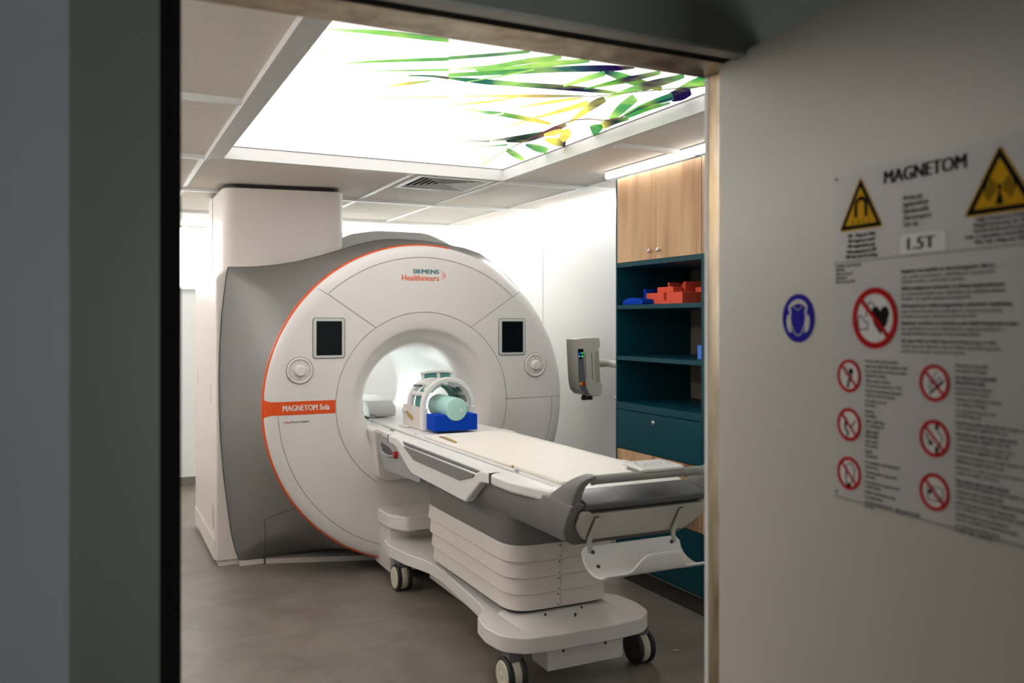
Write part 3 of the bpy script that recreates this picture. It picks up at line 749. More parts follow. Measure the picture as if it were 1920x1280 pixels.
# floor edge strips
bm = BM(); prism(bm, [(1.0, 5.695), (1.70, 5.46), (2.7, 5.6), (2.7, 5.75), (1.0, 5.75)], 'z', 0, .032); bx(bm, .84, .99, 5.71, 5.75, 0, .030)
bx(bm, .72, 3.05, 5.77, 6.95, 0, .03)
finish('floor_frame', bm, WHITE2, sc)

# displays and control dials
for s in (-1, 1):
    X = lambda x: x if s < 0 else 2 * CX - x
    xa, xb = sorted((X(1.185), X(1.376)))
    bm = BM(); prism(bm, rpoly(rect(xa, xb, 1.338, 1.576), .018), 'y', FY - .006, FY + .002)
    disp = finish('display', bm, mat('display_bezel', (.60, .61, .58), .3, noise=.01) if s < 0 else bpy.data.materials['display_bezel'], sc, bev=.003)
    bm = BM(); prism(bm, rpoly(rect(xa - .004, xb + .004, 1.334, 1.580), .02), 'y', FY - .0012, FY + .002); finish('display_gap', bm, SEAM, disp)
    bm = BM(); bx(bm, xa + .019, xb - .017, FY - .0072, FY - .004, 1.354, 1.560); finish('screen', bm, SCREEN, disp)
    dx = X(1.106)
    bm = BM(); lathe(bm, [(.0775, .002), (.0775, -.006), (.072, -.010), (.066, -.008), (.062, -.002), (.062, .002)], (dx, FY, 1.265), 'y', 48)
    dial = finish('control_dial', bm, WHITE, sc)
    bm = BM(); lathe(bm, [(.0785, -.0005), (.0815, -.0014), (.0815, .002), (.0785, .002)], (dx, FY, 1.265), 'y', 48, closed=True); finish('dial_gap', bm, SEAM, dial)
    bm = BM(); cyl(bm, (dx, FY - .004, 1.265), .061, .004, 'y', 40); finish('dial_plate', bm, WHITE2, dial)
    bm = BM(); lathe(bm, [(.034, 0), (.034, -.006), (.031, -.020), (.027, -.026), (.0, -.027)], (dx, FY - .004, 1.265), 'y', 32, closed=True); finish('knob', bm, WHITE, dial)
    bm = BM()
    for a in (90, 40, 180, 270, 320):
        cyl(bm, (dx + .048 * cos(radians(a)), FY - .0048, 1.265 + .048 * sin(radians(a))), .0035, .001, 'y', 10)
    each('dial_mark', bm, GREYL, dial)

# docking console under the bore and docking box near the floor
bm = BM()
prism(bm, rpoly([(1.53, .90), (1.555, .80), (1.575, .60), (1.62, .575), (2.17, .575), (2.215, .60), (2.235, .80), (2.26, .90)], .02), 'y', 5.135, 5.42)
finish('docking_console', bm, WHITE, sc, bev=.02, seg=4)
bm = BM(); prism(bm, rpoly([(1.585, 5.30), (1.585, 4.98), (1.66, 4.85), (2.13, 4.85), (2.21, 4.98), (2.21, 5.30)], [0, .08, .05, .05, .08, 0]), 'z', .318, .405)
dk = finish('docking_box', bm, WHITE, sc, bev=.012)
bm = BM(); bx(bm, 1.60, 2.19, 4.985, 5.28, .05, .33); finish('docking_base', bm, WHITE, dk, bev=.006)
bm = BM(); prism(bm, rpoly([(1.594, 5.28), (1.594, 5.00), (1.67, 4.89), (2.12, 4.89), (2.2, 5.00), (2.2, 5.28)], [0, .07, .04, .04, .07, 0]), 'z', .306, .32); finish('docking_trim', bm, CREAM, dk)
bm = BM(); tube(bm, rpoly([(1.598, 5.19, .25), (1.590, 5.19, .24), (1.590, 5.19, .16), (1.598, 5.19, .15)], 0), .006, 8); finish('release_handle', bm, LIP, dk)
bm = BM(); bx(bm, 1.72, 1.80, 4.86, 4.90, .315, .335); finish('latch_slot', bm, BLACK, dk)
# ================================================================== PATIENT TABLE
TX = 1.895
tb = thing('patient_table', (TX, 4.1, 0), 'white and grey mobile patient table docked to the scanner on swivel castors', 'medical table')
mir = lambda pts: pts + [(2 * TX - x, y) for x, y in pts[::-1]]
# wheeled base
bl = [(1.57, 5.02), (1.555, 4.86), (1.585, 4.66), (1.645, 4.45), (1.655, 4.25), (1.615, 3.72), (1.598, 3.60), (1.525, 3.50), (1.508, 3.38), (1.525, 3.25), (1.61, 3.18), (1.75, 3.165)]
bm = BM(); prism(bm, rpoly(mir(bl), [.03, .08, .12, .10, .25, .1, .05, .06, .10, .12, .12, 0] + [0, .12, .12, .10, .06, .05, .1, .25, .10, .12, .08, .03], 9), 'z', .180, .248)
base = finish('base', bm, WHITE, tb, bev=.006, seg=4, ang=50)
# raised saddle on the base in front of the column
bm = BM(); gx, gy = 28, 16; G = []
for i in range(gx + 1):
    row = []
    for j in range(gy + 1):
        x = 1.62 + .55 * i / gx; y = 3.21 + .30 * j / gy
        u = (i / gx - .5) * 2; v = j / gy
        e = (1 - abs(u) ** 4) * smooth(0, .75, v)
        row.append(bm.verts.new((x, y, .2475 + .030 * e - .006 * (1 - e) * (i in (0, gx) or j == 0))))
    G.append(row)
for i in range(gx):
    for j in range(gy): bm.faces.new((G[i][j], G[i + 1][j], G[i + 1][j + 1], G[i][j + 1]))
finish('saddle', bm, WHITE, base)
bm = BM()
for x, y in ((1.78, 3.345), (1.97, 3.355), (1.90, 3.29)): bx(bm, x, x + .008, y, y + .005, .262, .2765)
each('saddle_slot', bm, BLACK, base)
bm = BM(); bx(bm, 1.672, 2.12, 3.62, 4.50, .140, .182); finish('undercarriage', bm, BEIGE, tb, bev=.006)
bm = BM(); bx(bm, 1.725, 2.10, 3.215, 3.36, .078, .19); box = finish('cable_box', bm, WHITE, tb, bev=.004)
bm = BM()
for x in (1.80, 2.01): lathe(bm, [(.0, -.004), (.005, -.004), (.006, 0)], (x, 3.2149, .155), 'y', 12, closed=True)
each('screw', bm, BLACK, box)
# swivel castors
def caster(x, y, out):
    bm = BM()
    prism(bm, rpoly([(x - .03, .18), (x + .03, .18), (x + .028, .12), (x - .028, .12)], .01), 'y', y - .035, y + .045)
    c = finish('caster', bm, GREYD, tb, bev=.004)
    for s in (-1, 1):
        bm = BM(); lathe(bm, [(.056, -.013), (.070, -.012), (.075, -.006), (.075, .006), (.070, .012), (.056, .013)], (x + s * .031, y, .075), 'x', 40)
        finish('tyre', bm, BLACK, c)
    bm = BM(); lathe(bm, [(.066, -.019), (.069, -.014), (.069, .014), (.066, .019)], (x, y, .075), 'x', 40); finish('tread_band', bm, CREAM, c)
    bm = BM()
    o = x + out * .044
    lathe(bm, [(.062, 0), (.058, out * .004), (.03, out * .006), (.020, out * .003), (.012, out * .006), (0, out * .006)], (o, y, .075), 'x', 32, closed=True); finish('hub_cap', bm, CREAM, c)
    return c
caster(1.613, 4.80, -1); caster(1.584, 3.27, -1); caster(2.245, 3.30, 1); caster(2.19, 4.80, 1)
# lifting column of four nested bands
def rr4(x0, x1, y0, y1, r): return rpoly(rect(x0, x1, y0, y1), r, 7)
for k in range(4):
    z1 = .578 - k * .0735; z0 = z1 - .0735; ins = k * .007
    bm = BM()
    P0 = rr4(1.612 + ins, 2 * TX - 1.612 - ins, 3.352 + ins, 4.45 - ins, .13); P1 = rr4(1.617 + ins, 2 * TX - 1.617 - ins, 3.357 + ins, 4.445 - ins, .13)
    A_ = [bm.verts.new((x, y, z1)) for x, y in P1]; B_ = [bm.verts.new((x, y, z0 + .002)) for x, y in P0]
    bm.faces.new(A_); bm.faces.new(B_[::-1])
    for i in range(len(A_)): bm.faces.new((A_[i], B_[i], B_[(i + 1) % len(A_)], A_[(i + 1) % len(A_)]))
    band = finish('column_band', bm, WHITE2, tb, bev=.004, seg=3)
    bm = BM()
    for dz in (.012, z1 - z0 - .014):
        lathe(bm, [(.0035, 0), (.003, -.0015), (0, -.0015)], (1.862, 3.3535 + ins, z0 + dz), 'y', 10, closed=True)
    each('screw', bm, INKG, band)
    bm = BM(); bx(bm, 1.872, 1.8732, 3.3515 + ins, 3.37, z0 + .004, z1 - .004); finish('band_joint', bm, SYR, band)
bm = BM(); prism(bm, rr4(1.645, 2 * TX - 1.645, 3.39, 4.42, .12), 'z', .276, .288); finish('column_seal', bm, BLACK, tb)
# dark collar between column and trough
bm = BM(); prism(bm, rr4(1.622, 2 * TX - 1.622, 3.362, 4.45, .13), 'z', .578, .72); finish('column_collar', bm, mat('collar_plastic', (.15, .14, .13), .4, noise=.03), tb, bev=.004)
# grey trough under the table top
bm = BM()
def hull_section(y, top, end=0.0, wtop=.325, wbot=.245, bot=.700):
    zs = [(wtop, top), (wtop + .002, .83), (wtop - .008, .77), (wtop - .035, .725), (wbot, bot)]
    L = [(TX - w_, y + end * (top - z) , z) for w_, z in zs]
    return L + [(2 * TX - x, yy, z) for x, yy, z in L[::-1]]
secs = [hull_section(2.735, .882, .72), hull_section(2.78, .885, .72), hull_section(2.95, .885, .45), hull_section(3.4, .885, .0, bot=.695), hull_section(4.3, .885, 0, bot=.69), hull_section(4.50, .885, 0, .32, .26, .685), hull_section(5.10, .885, 0, .32, .26, .68)]
rr = [[bm.verts.new(p) for p in s] for s in secs]
for i in range(len(rr) - 1):
    m_ = len(rr[i])
    for k in range(m_): bm.faces.new((rr[i][k], rr[i][(k + 1) % m_], rr[i + 1][(k + 1) % m_], rr[i + 1][k]))
bm.faces.new(rr[0]); bm.faces.new(rr[-1][::-1])
finish('trough', bm, GREY, tb, bev=.008, seg=3, ang=30)
# control section near the scanner: grey panel, recess grip, red button
XL = 1.566
bm = BM(); prism(bm, rpoly([(5.10, .885), (4.40, .885), (4.33, .70), (4.95, .676), (5.08, .78)], .02), 'x', XL - .008, XL + .03)
cp = finish('control_panel', bm, GREYL, tb, bev=.004)
bm = BM(); prism(bm, rpoly([(5.02, .835), (4.86, .822), (4.80, .80), (4.80, .782), (4.86, .772), (4.95, .785), (5.02, .80)], .01), 'x', XL - .0095, XL); finish('grip_recess', bm, mat('recess_shadow_grey', (.10, .10, .11), .6, noise=.03), cp)
bm = BM(); tube(bm, [(XL - .008, 5.01, .80), (XL - .022, 4.98, .788), (XL - .026, 4.90, .776), (XL - .022, 4.83, .774), (XL - .008, 4.79, .782)], .007, 10); finish('grip', bm, GREYL, cp)
bm = BM(); lathe(bm, [(.021, .004), (.021, -.014), (.018, -.020), (0, -.021)], (XL - .008, 4.725, .796), 'x', 24, closed=True); finish('stop_button', bm, REDB, cp)['label'] = 'round red stop button'
bm = BM(); lathe(bm, [(.005, .001), (.004, -.002), (0, -.002)], (XL - .009, 4.81, .79), 'x', 12, closed=True); finish('indicator', bm, INKG, cp)
SIDEM = Matrix(((0, 0, -1), (-1, 0, 0), (0, 1, 0)))   # right = -y, up = +z, normal = -x
text('marking', 'max', .02, (XL - .0085, 4.55, .775), SIDEM, INKG, cp, width=.035, height=.009)
bm = BM(); cyl(bm, (XL - .0095, 4.49, .778), .008, .001, 'x', 16); finish('marking', bm, INKG, cp)
# white side rail with its grey insert, both long sides
AL = rpoly([(4.79, .861), (4.66, .857), (4.40, .745), (3.645, .730), (3.475, .850), (3.38, .857)], [0, .16, .25, .05, .06, 0], 8)
AT = [(3.38, .9056), (3.44, .9056), (3.48, .899), (3.53, .881), (4.51, .878), (4.57, .893), (4.63, .9045), (4.79, .9045)]
for s in (-1, 1):
    X = lambda x: x if s < 0 else 2 * TX - x
    bm = BM(); prism(bm, AL + AT, 'x', X(1.527), X(1.572)); rail = finish('side_rail', bm, LIP, tb, bev=.009, seg=4, ang=50)
    bm = BM(); prism(bm, [(4.508, .8765), (4.335, .825), (3.70, .822), (3.545, .862), (3.535, .8765)], 'x', X(1.5215), X(1.54)); finish('rail_insert', bm, GREY, rail, bev=.002)
    bm = BM(); bx(bm, *sorted((X(1.535), X(1.56))), 3.50, 4.55, .870, .894); finish('rail_gap', bm, GREYD, rail)
    bm = BM(); bx(bm, *sorted((X(1.5262), X(1.574))), 3.369, 3.379, .859, .9058); bx(bm, *sorted((X(1.5262), X(1.574))), 4.791, 4.794, .862, .905); each('rail_joint', bm, SEAM, rail)
# white table top with rounded foot corners, running into the tunnel
tp = [(1.575, 5.28), (1.545, 4.80), (1.545, 3.20), (1.60, 2.90), (1.70, 2.865)]
bm = BM(); prism(bm, rpoly(mir(tp), [0, .02, .25, .12, .05, .05, .12, .25, .02, 0], 8), 'z', .868, .905); top = finish('table_top', bm, LIP, tb, bev=.012, seg=4)
bm = BM(); prism(bm, rpoly(mir([(1.527, 3.368), (1.527, 3.17), (1.585, 2.905), (1.70, 2.864)]), [0, .25, .14, .05, .05, .14, .25, 0], 8), 'z', .856, .9056); finish('end_cap', bm, LIP, top, bev=.014, seg=5, ang=50)
bm = BM(); prism(bm, rect(1.63, 2 * TX - 1.63, 5.26, 6.75), 'z', .85, .903); finish('tunnel_rail', bm, LIP, top, bev=.005)
bm = BM()
for s in (-1, 1):
    X = lambda x: x if s < 0 else 2 * TX - x
    for a, b in ((1.628, 1.6305), (1.636, 1.6375)): bx(bm, *sorted((X(a), X(b))), 2.99, 5.24, .9045, .9057)
each('top_groove', bm, SEAM, top)
bm = BM(); prism(bm, rr4(1.645, 2 * TX - 1.645, 2.868, 5.60, .03), 'z', .904, .913); finish('sliding_board', bm, LIP, top, bev=.003)
bm = BM()
for x, y in ((1.60, 4.93), (1.60, 4.95), (1.655, 4.68), (1.64, 3.33), (2.15, 4.05)): bx(bm, x, x + .012, y, y + .03, .9055, .9140)
each('small_slot', bm, GREYL, top)
# foot end: dark sloped block, handle, control pad
bm = BM(); prism(bm, [(2.90, .850), (2.90, .858), (2.861, .914), (2.852, .9145), (2.735, .893), (2.722, .883), (2.742, .858), (2.80, .850)], 'x', TX - .272, TX + .272); finish('end_block', bm, GREYD, tb, bev=.005)
bm = BM(); bx(bm, TX - .285, TX + .285, 2.752, 2.90, .846, .8585); finish('end_gap', bm, BLACK, tb)
bm = BM(); prism(bm, rpoly([(TX - .275, .858), (TX - .275, .838), (TX - .262, .832), (TX - .262, .828)], 0), 'y', 2.9, 2.905); bm.free()
# beige plate, leaning back at the bottom
def slant(pts, y0, y1, z0, z1, th, name, m, parent, bev=.003):
    bm = BM(); f = lambda z: y0 + (y1 - y0) * (z0 - z) / (z0 - z1)
    A_ = [bm.verts.new((x, f(z), z)) for x, z in pts]; B_ = [bm.verts.new((x, f(z) + th, z)) for x, z in pts]
    bm.faces.new(A_); bm.faces.new(B_[::-1])
    for i in range(len(A_)): bm.faces.new((A_[i], B_[i], B_[(i + 1) % len(A_)], A_[(i + 1) % len(A_)]))
    return finish(name, bm, m, parent, bev=bev)
pl = rpoly([(1.608, .858), (1.638, .858), (1.648, .846), (2.142, .846), (2.152, .858), (2.182, .858), (2.178, .79), (2.12, .733), (1.66, .733), (1.612, .79)], [.012, .006, .004, .004, .006, .012, .03, .03, .03, .03], 4)
plate = slant(pl, 2.718, 2.808, .858, .722, .03, 'end_plate', BEIGE, tb)
for x in (1.672, 2.055):
    bm = BM(); pp = [(x, 2.730, .830), (x, 2.757, .79), (x, 2.778, .755), (x, 2.792, .73), (x + .002, 2.793, .705), (x + .002, 2.792, .68)]
    for i in range(len(pp) - 1): pass
    prv = None
    for i, p in enumerate(pp):
        cur = [bm.verts.new((p[0] + dx, p[1] + dy, p[2])) for dx, dy in ((-.009, -.010), (.009, -.010), (.009, 0), (-.009, 0))]
        if prv:
            for k in range(4): bm.faces.new((prv[k], prv[(k + 1) % 4], cur[(k + 1) % 4], cur[k]))
        else: bm.faces.new(cur)
        prv = cur
    bm.faces.new(prv[::-1])
    finish('tray_arm', bm, BEIGE, tb, bev=.002)
    slant([(x - .0115, .836), (x + .011, .836), (x + .011, .832), (x - .0085, .832), (x - .0085, .748), (x - .0115, .748)], 2.7172, 2.8072, .858, .722, .002, 'plate_slot', INKG, plate, bev=0)
# curved tray hanging from the arms
bm = BM(); NU, NV = 60, 16; G = []
def lip(u):
    return .012 + .058 * smooth(.20, .42, u) * (1 - smooth(.72, .80, u))
for i in range(NU + 1):
    u = i / NU; x = 1.638 + .447 * u; row = []
    cut = .028 * (max(0, 1 - u / .05) ** 2 + max(0, 1 - (1 - u) / .05) ** 2)
    pr = [(2.792, .712 - cut), (2.788, .692), (2.778, .668), (2.760, .649), (2.735, .636), (2.706, .629), (2.678, .627), (2.655, .630)]
    h = lip(u)
    pr += [(2.637, .633 + h * .15), (2.626, .636 + h * .45), (2.620, .636 + h * .75), (2.617, .636 + h)]
    row = [bm.verts.new((x, y, z)) for y, z in pr]
    G.append(row)
for i in range(NU):
    for j in range(len(G[0]) - 1): bm.faces.new((G[i][j], G[i + 1][j], G[i + 1][j + 1], G[i][j + 1]))
tray = finish('tray', bm, LIP, tb, ang=60)
so = tray.modifiers.new('solid', 'SOLIDIFY'); so.thickness = .007; so.offset = 0
bv = tray.modifiers.new('bevel', 'BEVEL'); bv.width = .0025; bv.segments = 2; bv.limit_method = 'ANGLE'; bv.angle_limit = radians(50)
bm = BM()
for x in (1.685, 2.045):
    for y, z, ny, nz in ((2.785, .690, -.93, .2), (2.745, .644, -.5, .85)):
        c = Vector((x, y, z)); nn = Vector((0, ny, nz)).normalized(); s_ = Vector((1, 0, 0)); u_ = nn.cross(s_)
        vs = [bm.verts.new(c + nn * .0055 + (s_ * cos(2 * pi * k / 12) + u_ * sin(2 * pi * k / 12)) * .0075) for k in range(12)]
        ws = [bm.verts.new(c + (s_ * cos(2 * pi * k / 12) + u_ * sin(2 * pi * k / 12)) * .0075) for k in range(12)]
        bm.faces.new(vs); bm.faces.new(ws[::-1])
        for k in range(12): bm.faces.new((vs[k], ws[k], ws[(k + 1) % 12], vs[(k + 1) % 12]))
each('tray_screw', bm, INKG, tray)
# push handle
hd = None
bm = BM()
bar = [(TX - .272, 2.698, .976), (TX - .255, 2.692, .980)] + [(TX - .23 + .46 * k / 8, 2.688, .981) for k in range(9)] + [(TX + .255, 2.692, .980), (TX + .272, 2.698, .976)]
tube(bm, bar, .0195, 16, flat=.88)
hd = finish('push_handle', bm, mat('handle_grey', (.26, .26, .235), .4, noise=.02), tb)
for s in (-1, 1):
    X = lambda x: TX + s * x
    bm = BM()
    # leg sections from the trough up to the bar: (x inner, x outer, y0, y1, z)
    ST = [(.287, .326, 2.737, 2.930, .882), (.288, .326, 2.727, 2.900, .903), (.289, .325, 2.713, 2.85, .930), (.287, .323, 2.697, 2.803, .955), (.278, .316, 2.680, 2.768, .975), (.262, .300, 2.667, 2.738, .991), (.258, .282, 2.670, 2.722, .999)]
    prv = None
    for xi, xo, ya, yb, z in ST:
        pts = rpoly(rect(X(xi), X(xo), ya, yb), .014, 3)
        cur = [bm.verts.new((x, y, z)) for x, y in pts]
        if prv:
            m_ = len(cur)
            for k in range(m_): bm.faces.new((prv[k], prv[(k + 1) % m_], cur[(k + 1) % m_], cur[k]))
        else: bm.faces.new(cur)
        prv = cur
    bm.faces.new(prv[::-1])
    lg = finish('handle_bracket', bm, GREY, hd, bev=.004, ang=50)
    bm = BM(); lathe(bm, [(.008, 0), (.008, -.003), (.005, -.003), (.004, -.001), (0, -.001)], (X(.305), 2.736, .893), 'y', 16, closed=True); finish('screw', bm, GREYL, lg)
bm = BM(); prism(bm, rpoly([(1.86, 2.855), (2.045, 2.855), (2.035, 2.70), (2.02, 2.672), (1.83, 2.672), (1.845, 2.72)], [.02, .02, .02, .02, .02, .02], 5), 'z', .994, 1.006)
padl = finish('control_pad', bm, LIP, hd, bev=.004)
bm = BM(); prism(bm, rpoly([(1.865, 2.70), (2.005, 2.70), (2.01, 2.835), (1.865, 2.835)], .01), 'z', .978, .995); finish('pad_support', bm, GREYL, padl, bev=.006)
bm = BM()
lathe(bm, [(.033, 0), (.033, .0006), (.031, .0006), (.031, 0)], (1.945, 2.765, 1.0058), 'z', 32, closed=True)
for x, y in ((1.885, 2.80), (1.885, 2.74), (1.90, 2.82), (2.0, 2.80), (2.0, 2.74), (2.01, 2.77), (1.875, 2.77)): bx(bm, x, x + .012, y, y + .010, 1.0058, 1.0064)
bx(bm, 1.935, 1.955, 2.762, 2.768, 1.0058, 1.0066)
each('pad_mark', bm, GREYL, padl)

# mats lying on the table
def mat_piece(y0, y1, z0, z1, label, x0=1.652, x1=2.138, cor=.02):
    bm = BM(); prism(bm, rpoly(rect(x0, x1, y0, y1), cor), 'z', z0, z1)
    o = finish('table_mat', bm, MATT, None, bev=.004); tag(o, label, 'mat'); return o
mp_ = mat_piece(3.424, 4.545, .9135, .926, 'long cream mat in the middle of the patient table')
mat_piece(2.95, 3.414, .9135, .930, 'short cream mat at the foot end of the patient table', cor=.03)
bm = BM(); bx(bm, 1.655, 2.135, 3.4145, 3.4235, .9135, .9225); finish('mat_edge', bm, STRAP, mp_)
bm = BM()
prev = None
for k in range(13):
    t = k / 12; x = 1.70 - .012 * t; y = 4.43 - .26 * t; z = .9275 + .006 * sin(pi * t)
    cur = [bm.verts.new((x, y, z)), bm.verts.new((x + .016, y, z)), bm.verts.new((x + .016, y, z + .002)), bm.verts.new((x, y, z + .002))]
    if prev:
        for i in range(4): bm.faces.new((prev[i], prev[(i + 1) % 4], cur[(i + 1) % 4], cur[i]))
    else: bm.faces.new(cur)
    prev = cur
bm.faces.new(prev[::-1])
tag(finish('strap', bm, STRAP), 'narrow tan strap lying on the long cream mat', 'strap')

# ================================================================== HEAD COIL, PHANTOM, HOLDER
hc = thing('head_coil', (1.905, 4.95, .914), 'white head coil with open arches at the mouth of the scanner tunnel', 'medical coil')
HCX = 1.905
def archband(bm, y0, y1, r0, r1, zc, zb, xs=1.0, cx=HCX, a0=0, a1=180):
    N = 32; rings = []
    P = []
    if a0 == 0: P.append((1, 0, zb - zc))
    for k in range(N + 1):
        a = radians(a0 + (a1 - a0) * k / N); P.append((cos(a), sin(a), None))
    if a1 == 180: P.append((-1, 0, zb - zc))
    for c, s, low in P:
        ring = []
        for r, y in ((r0, y0), (r1, y0), (r1, y1), (r0, y1)):
            zz = zc + (r * s if low is None else low)
            ring.append(bm.verts.new((cx + r * c * xs, y, zz)))
        rings.append(ring)
    for i in range(len(rings) - 1):
        for k in range(4): bm.faces.new((rings[i][k], rings[i][(k + 1) % 4], rings[i + 1][(k + 1) % 4], rings[i + 1][k]))
    bm.faces.new(rings[0]); bm.faces.new(rings[-1][::-1])
bm = BM(); archband(bm, 4.79, 4.835, .143, .170, 1.055, 1.045); finish('front_arch', bm, LIP, hc, bev=.006)
bm = BM(); archband(bm, 5.06, 5.10, .125, .158, 1.05, 1.04); finish('rear_arch', bm, LIP, hc, bev=.006)
for a in (28, 58, 122, 152):
    bm = BM(); r = .146; c = (HCX + r * cos(radians(a)), 1.055 + r * sin(radians(a)))
    tube(bm, [(c[0], 4.83, c[1]), (HCX + .140 * cos(radians(a)), 5.07, 1.05 + .140 * sin(radians(a)))], .014, 10); finish('coil_strut', bm, LIP, hc)
bm = BM(); archband(bm, 4.83, 4.95, .120, .142, 1.055, 1.05, a0=60, a1=86); finish('inner_pad', bm, LIP, hc, bev=.004)
bm = BM(); archband(bm, 4.83, 4.95, .120, .142, 1.055, 1.05, a0=105, a1=140); finish('inner_pad', bm, LIP, hc, bev=.004)
bm = BM(); archband(bm, 4.86, 5.04, .140, .148, 1.055, 1.05, a0=5, a1=50); finish('coil_shell', bm, SYR, hc, bev=.002)
bm = BM(); archband(bm, 4.97, 5.06, .112, .120, 1.05, 1.0, a0=0, a1=180); archband(bm, 4.90, 4.965, .120, .126, 1.055, 1.0, a0=35, a1=150); finish('coil_lining', bm, MINTD, hc)
# lower half: trough with sloping sides
bm = BM()
low = [(1.735, .915), (1.735, 1.05), (1.767, 1.05), (1.775, .99), (1.80, .945), (1.85, .935), (1.96, .935), (2.01, .945), (2.035, .99), (2.043, 1.05), (2.075, 1.05), (2.075, .915)]
prism(bm, low, 'y', 4.785, 4.84); cb = finish('coil_base', bm, LIP, hc, bev=.006)
bm = BM(); prism(bm, [(1.742, .915), (1.742, 1.045), (1.77, 1.045), (1.80, .95), (2.01, .95), (2.04, 1.045), (2.068, 1.045), (2.068, .915)], 'y', 4.84, 5.16); finish('coil_tray', bm, WHITE2, hc, bev=.004)
bm = BM(); prism(bm, rpoly([(5.09, 1.01), (4.98, .985), (4.96, .96), (5.03, .965), (5.08, .985)], .01), 'x', 1.7395, 1.743); finish('coil_marking', bm, STRAP, hc)
bm = BM(); lathe(bm, [(.016, .004), (.016, -.018), (.012, -.020), (0, -.020)], (1.742, 5.11, 1.01), 'x', 20, closed=True); finish('coil_knob', bm, LIP, hc)
bm = BM(); bx(bm, 1.70, 1.742, 5.0, 5.12, .915, .922); finish('coil_foot', bm, LIP, hc, bev=.003)
# mirror frame on top
bm = BM()
for a in ((1.845, 1.860, 5.09, 5.11, 1.185, 1.235), (1.945, 1.965, 5.09, 5.11, 1.185, 1.235), (2.035, 2.05, 5.09, 5.11, 1.19, 1.235), (1.835, 2.05, 5.05, 5.12, 1.168, 1.187)):
    bx(bm, *a)
prism(bm, [(1.835, 1.228), (1.89, 1.236), (1.95, 1.239), (2.01, 1.236), (2.055, 1.229), (2.055, 1.240), (2.01, 1.248), (1.95, 1.252), (1.89, 1.249), (1.835, 1.240)], 'y', 5.085, 5.112)
finish('mirror_frame', bm, LIP, hc, bev=.004)
bm = BM(); bx(bm, 1.855, 2.04, 5.105, 5.109, 1.186, 1.236); finish('mirror', bm, MINTD, hc)['label'] = 'teal mirror panes'
bm = BM(); tube(bm, [(1.77, 5.04, 1.165), (1.83, 5.02, 1.165)], .007, 8); finish('mirror_pivot', bm, GREYD, hc)

# second coil deep in the tunnel
bm = BM()
prism(bm, rpoly([(5.62, .914), (5.62, .98), (5.70, 1.02), (6.10, 1.03), (6.25, .99), (6.30, .914)], .03), 'x', 1.66, 1.85)
so_ = finish('spine_coil', bm, LIP, None, bev=.015); tag(so_, 'low white coil block lying deep inside the scanner tunnel', 'medical coil')
bm = BM(); prism(bm, rect(1.662, 1.70, 5.60, 5.85), 'z', .914, .94); finish('coil_edge', bm, GREYL, so_, bev=.004)

bm = BM(); lathe(bm, [(0, 0), (.058, 0), (.064, .003), (.067, .010), (.067, .30), (.06, .32), (0, .325)], (1.888, 4.625, 1.050), 'y', 48, closed=True)
ph = finish('phantom_bottle', bm, MINT, None); tag(ph, 'pale mint green cylinder lying in the blue holder inside the head coil', 'phantom')
bm = BM(); bx(bm, 1.905, 1.920, 4.6235, 4.626, 1.035, 1.052); finish('sticker', bm, LIP, ph)
bm = BM(); pts = [(1.758, .927), (1.758, 1.018), (1.828, 1.018)] + [(1.888 + .0685 * cos(radians(a)), 1.050 + .0685 * sin(radians(a))) for a in range(208, 333, 8)] + [(1.950, 1.018), (2.020, 1.018), (2.020, .927)]
prism(bm, pts, 'y', 4.635, 4.775)
hb = finish('foam_holder', bm, BLUE, None, bev=.003); tag(hb, 'bright blue foam block with round notch holding the mint cylinder', 'foam block')
# ================================================================== CABINET
FX, BX, CY0, CY1 = 2.888, 3.43, 3.60, 4.47
cb_ = thing('cabinet', (3.15, 4.03, 0), 'tall dark teal cabinet with oak doors, open shelves and a wide drawer', 'cabinet')
bm = BM()
bx(bm, FX - .018, BX, CY1 - .014, CY1, .10, 2.425); bx(bm, FX - .018, BX, CY0, CY0 + .046, .10, 2.425)
bx(bm, FX, BX, CY0 + .018, CY1 - .02, 2.405, 2.425); bx(bm, FX, BX, CY0 + .018, CY1 - .02, .10, .118)
finish('carcass', bm, TEAL, cb_, bev=.001)
bm = BM(); bx(bm, BX - .012, BX, CY0 + .018, CY1 - .02, .118, 2.405); finish('back_panel', bm, BACKP, cb_)
for z0, z1 in ((1.885, 1.912), (1.632, 1.657), (1.325, 1.350), (1.030, 1.072), (.785, .793)):
    bm = BM(); bx(bm, FX - .017 if z0 > .9 else FX, BX - .012, CY0 + .046, CY1 - .014, z0, z1); finish('shelf', bm, TEAL, cb_, bev=.001)
def knob(y, z, par):
    bm = BM(); lathe(bm, [(.006, 0), (.005, -.010), (.011, -.016), (.0125, -.021), (.010, -.026), (0, -.0275)], (FX - .0005, y, z), 'x', 24, closed=True); finish('knob', bm, CHROME, par)
yL0, yM, yR = CY1 - .016, 4.052, CY0 + .048
for a, b, ky in ((yM + .0015, yL0, 4.10), (yR, yM - .0015, 4.012)):
    bm = BM(); bx(bm, FX - .018, FX - .0005, a, b, 1.913, 2.423); d = finish('door', bm, WOOD, cb_, bev=.001)
    bm = BM(); lathe(bm, [(.006, 0), (.005, -.010), (.011, -.016), (.0125, -.021), (.010, -.026), (0, -.0275)], (FX - .018, ky, 1.962), 'x', 24, closed=True); finish('knob', bm, CHROME, d)
bm = BM(); bx(bm, FX - .021, FX - .0185, CY0, yR - .010, 1.913, 2.423); finish('filler_strip', bm, WOOD, cb_)
bm = BM(); bx(bm, FX - .018, FX - .0005, CY0 + .048, CY1 - .016, .795, 1.026); d = finish('drawer', bm, TEAL, cb_, bev=.001)
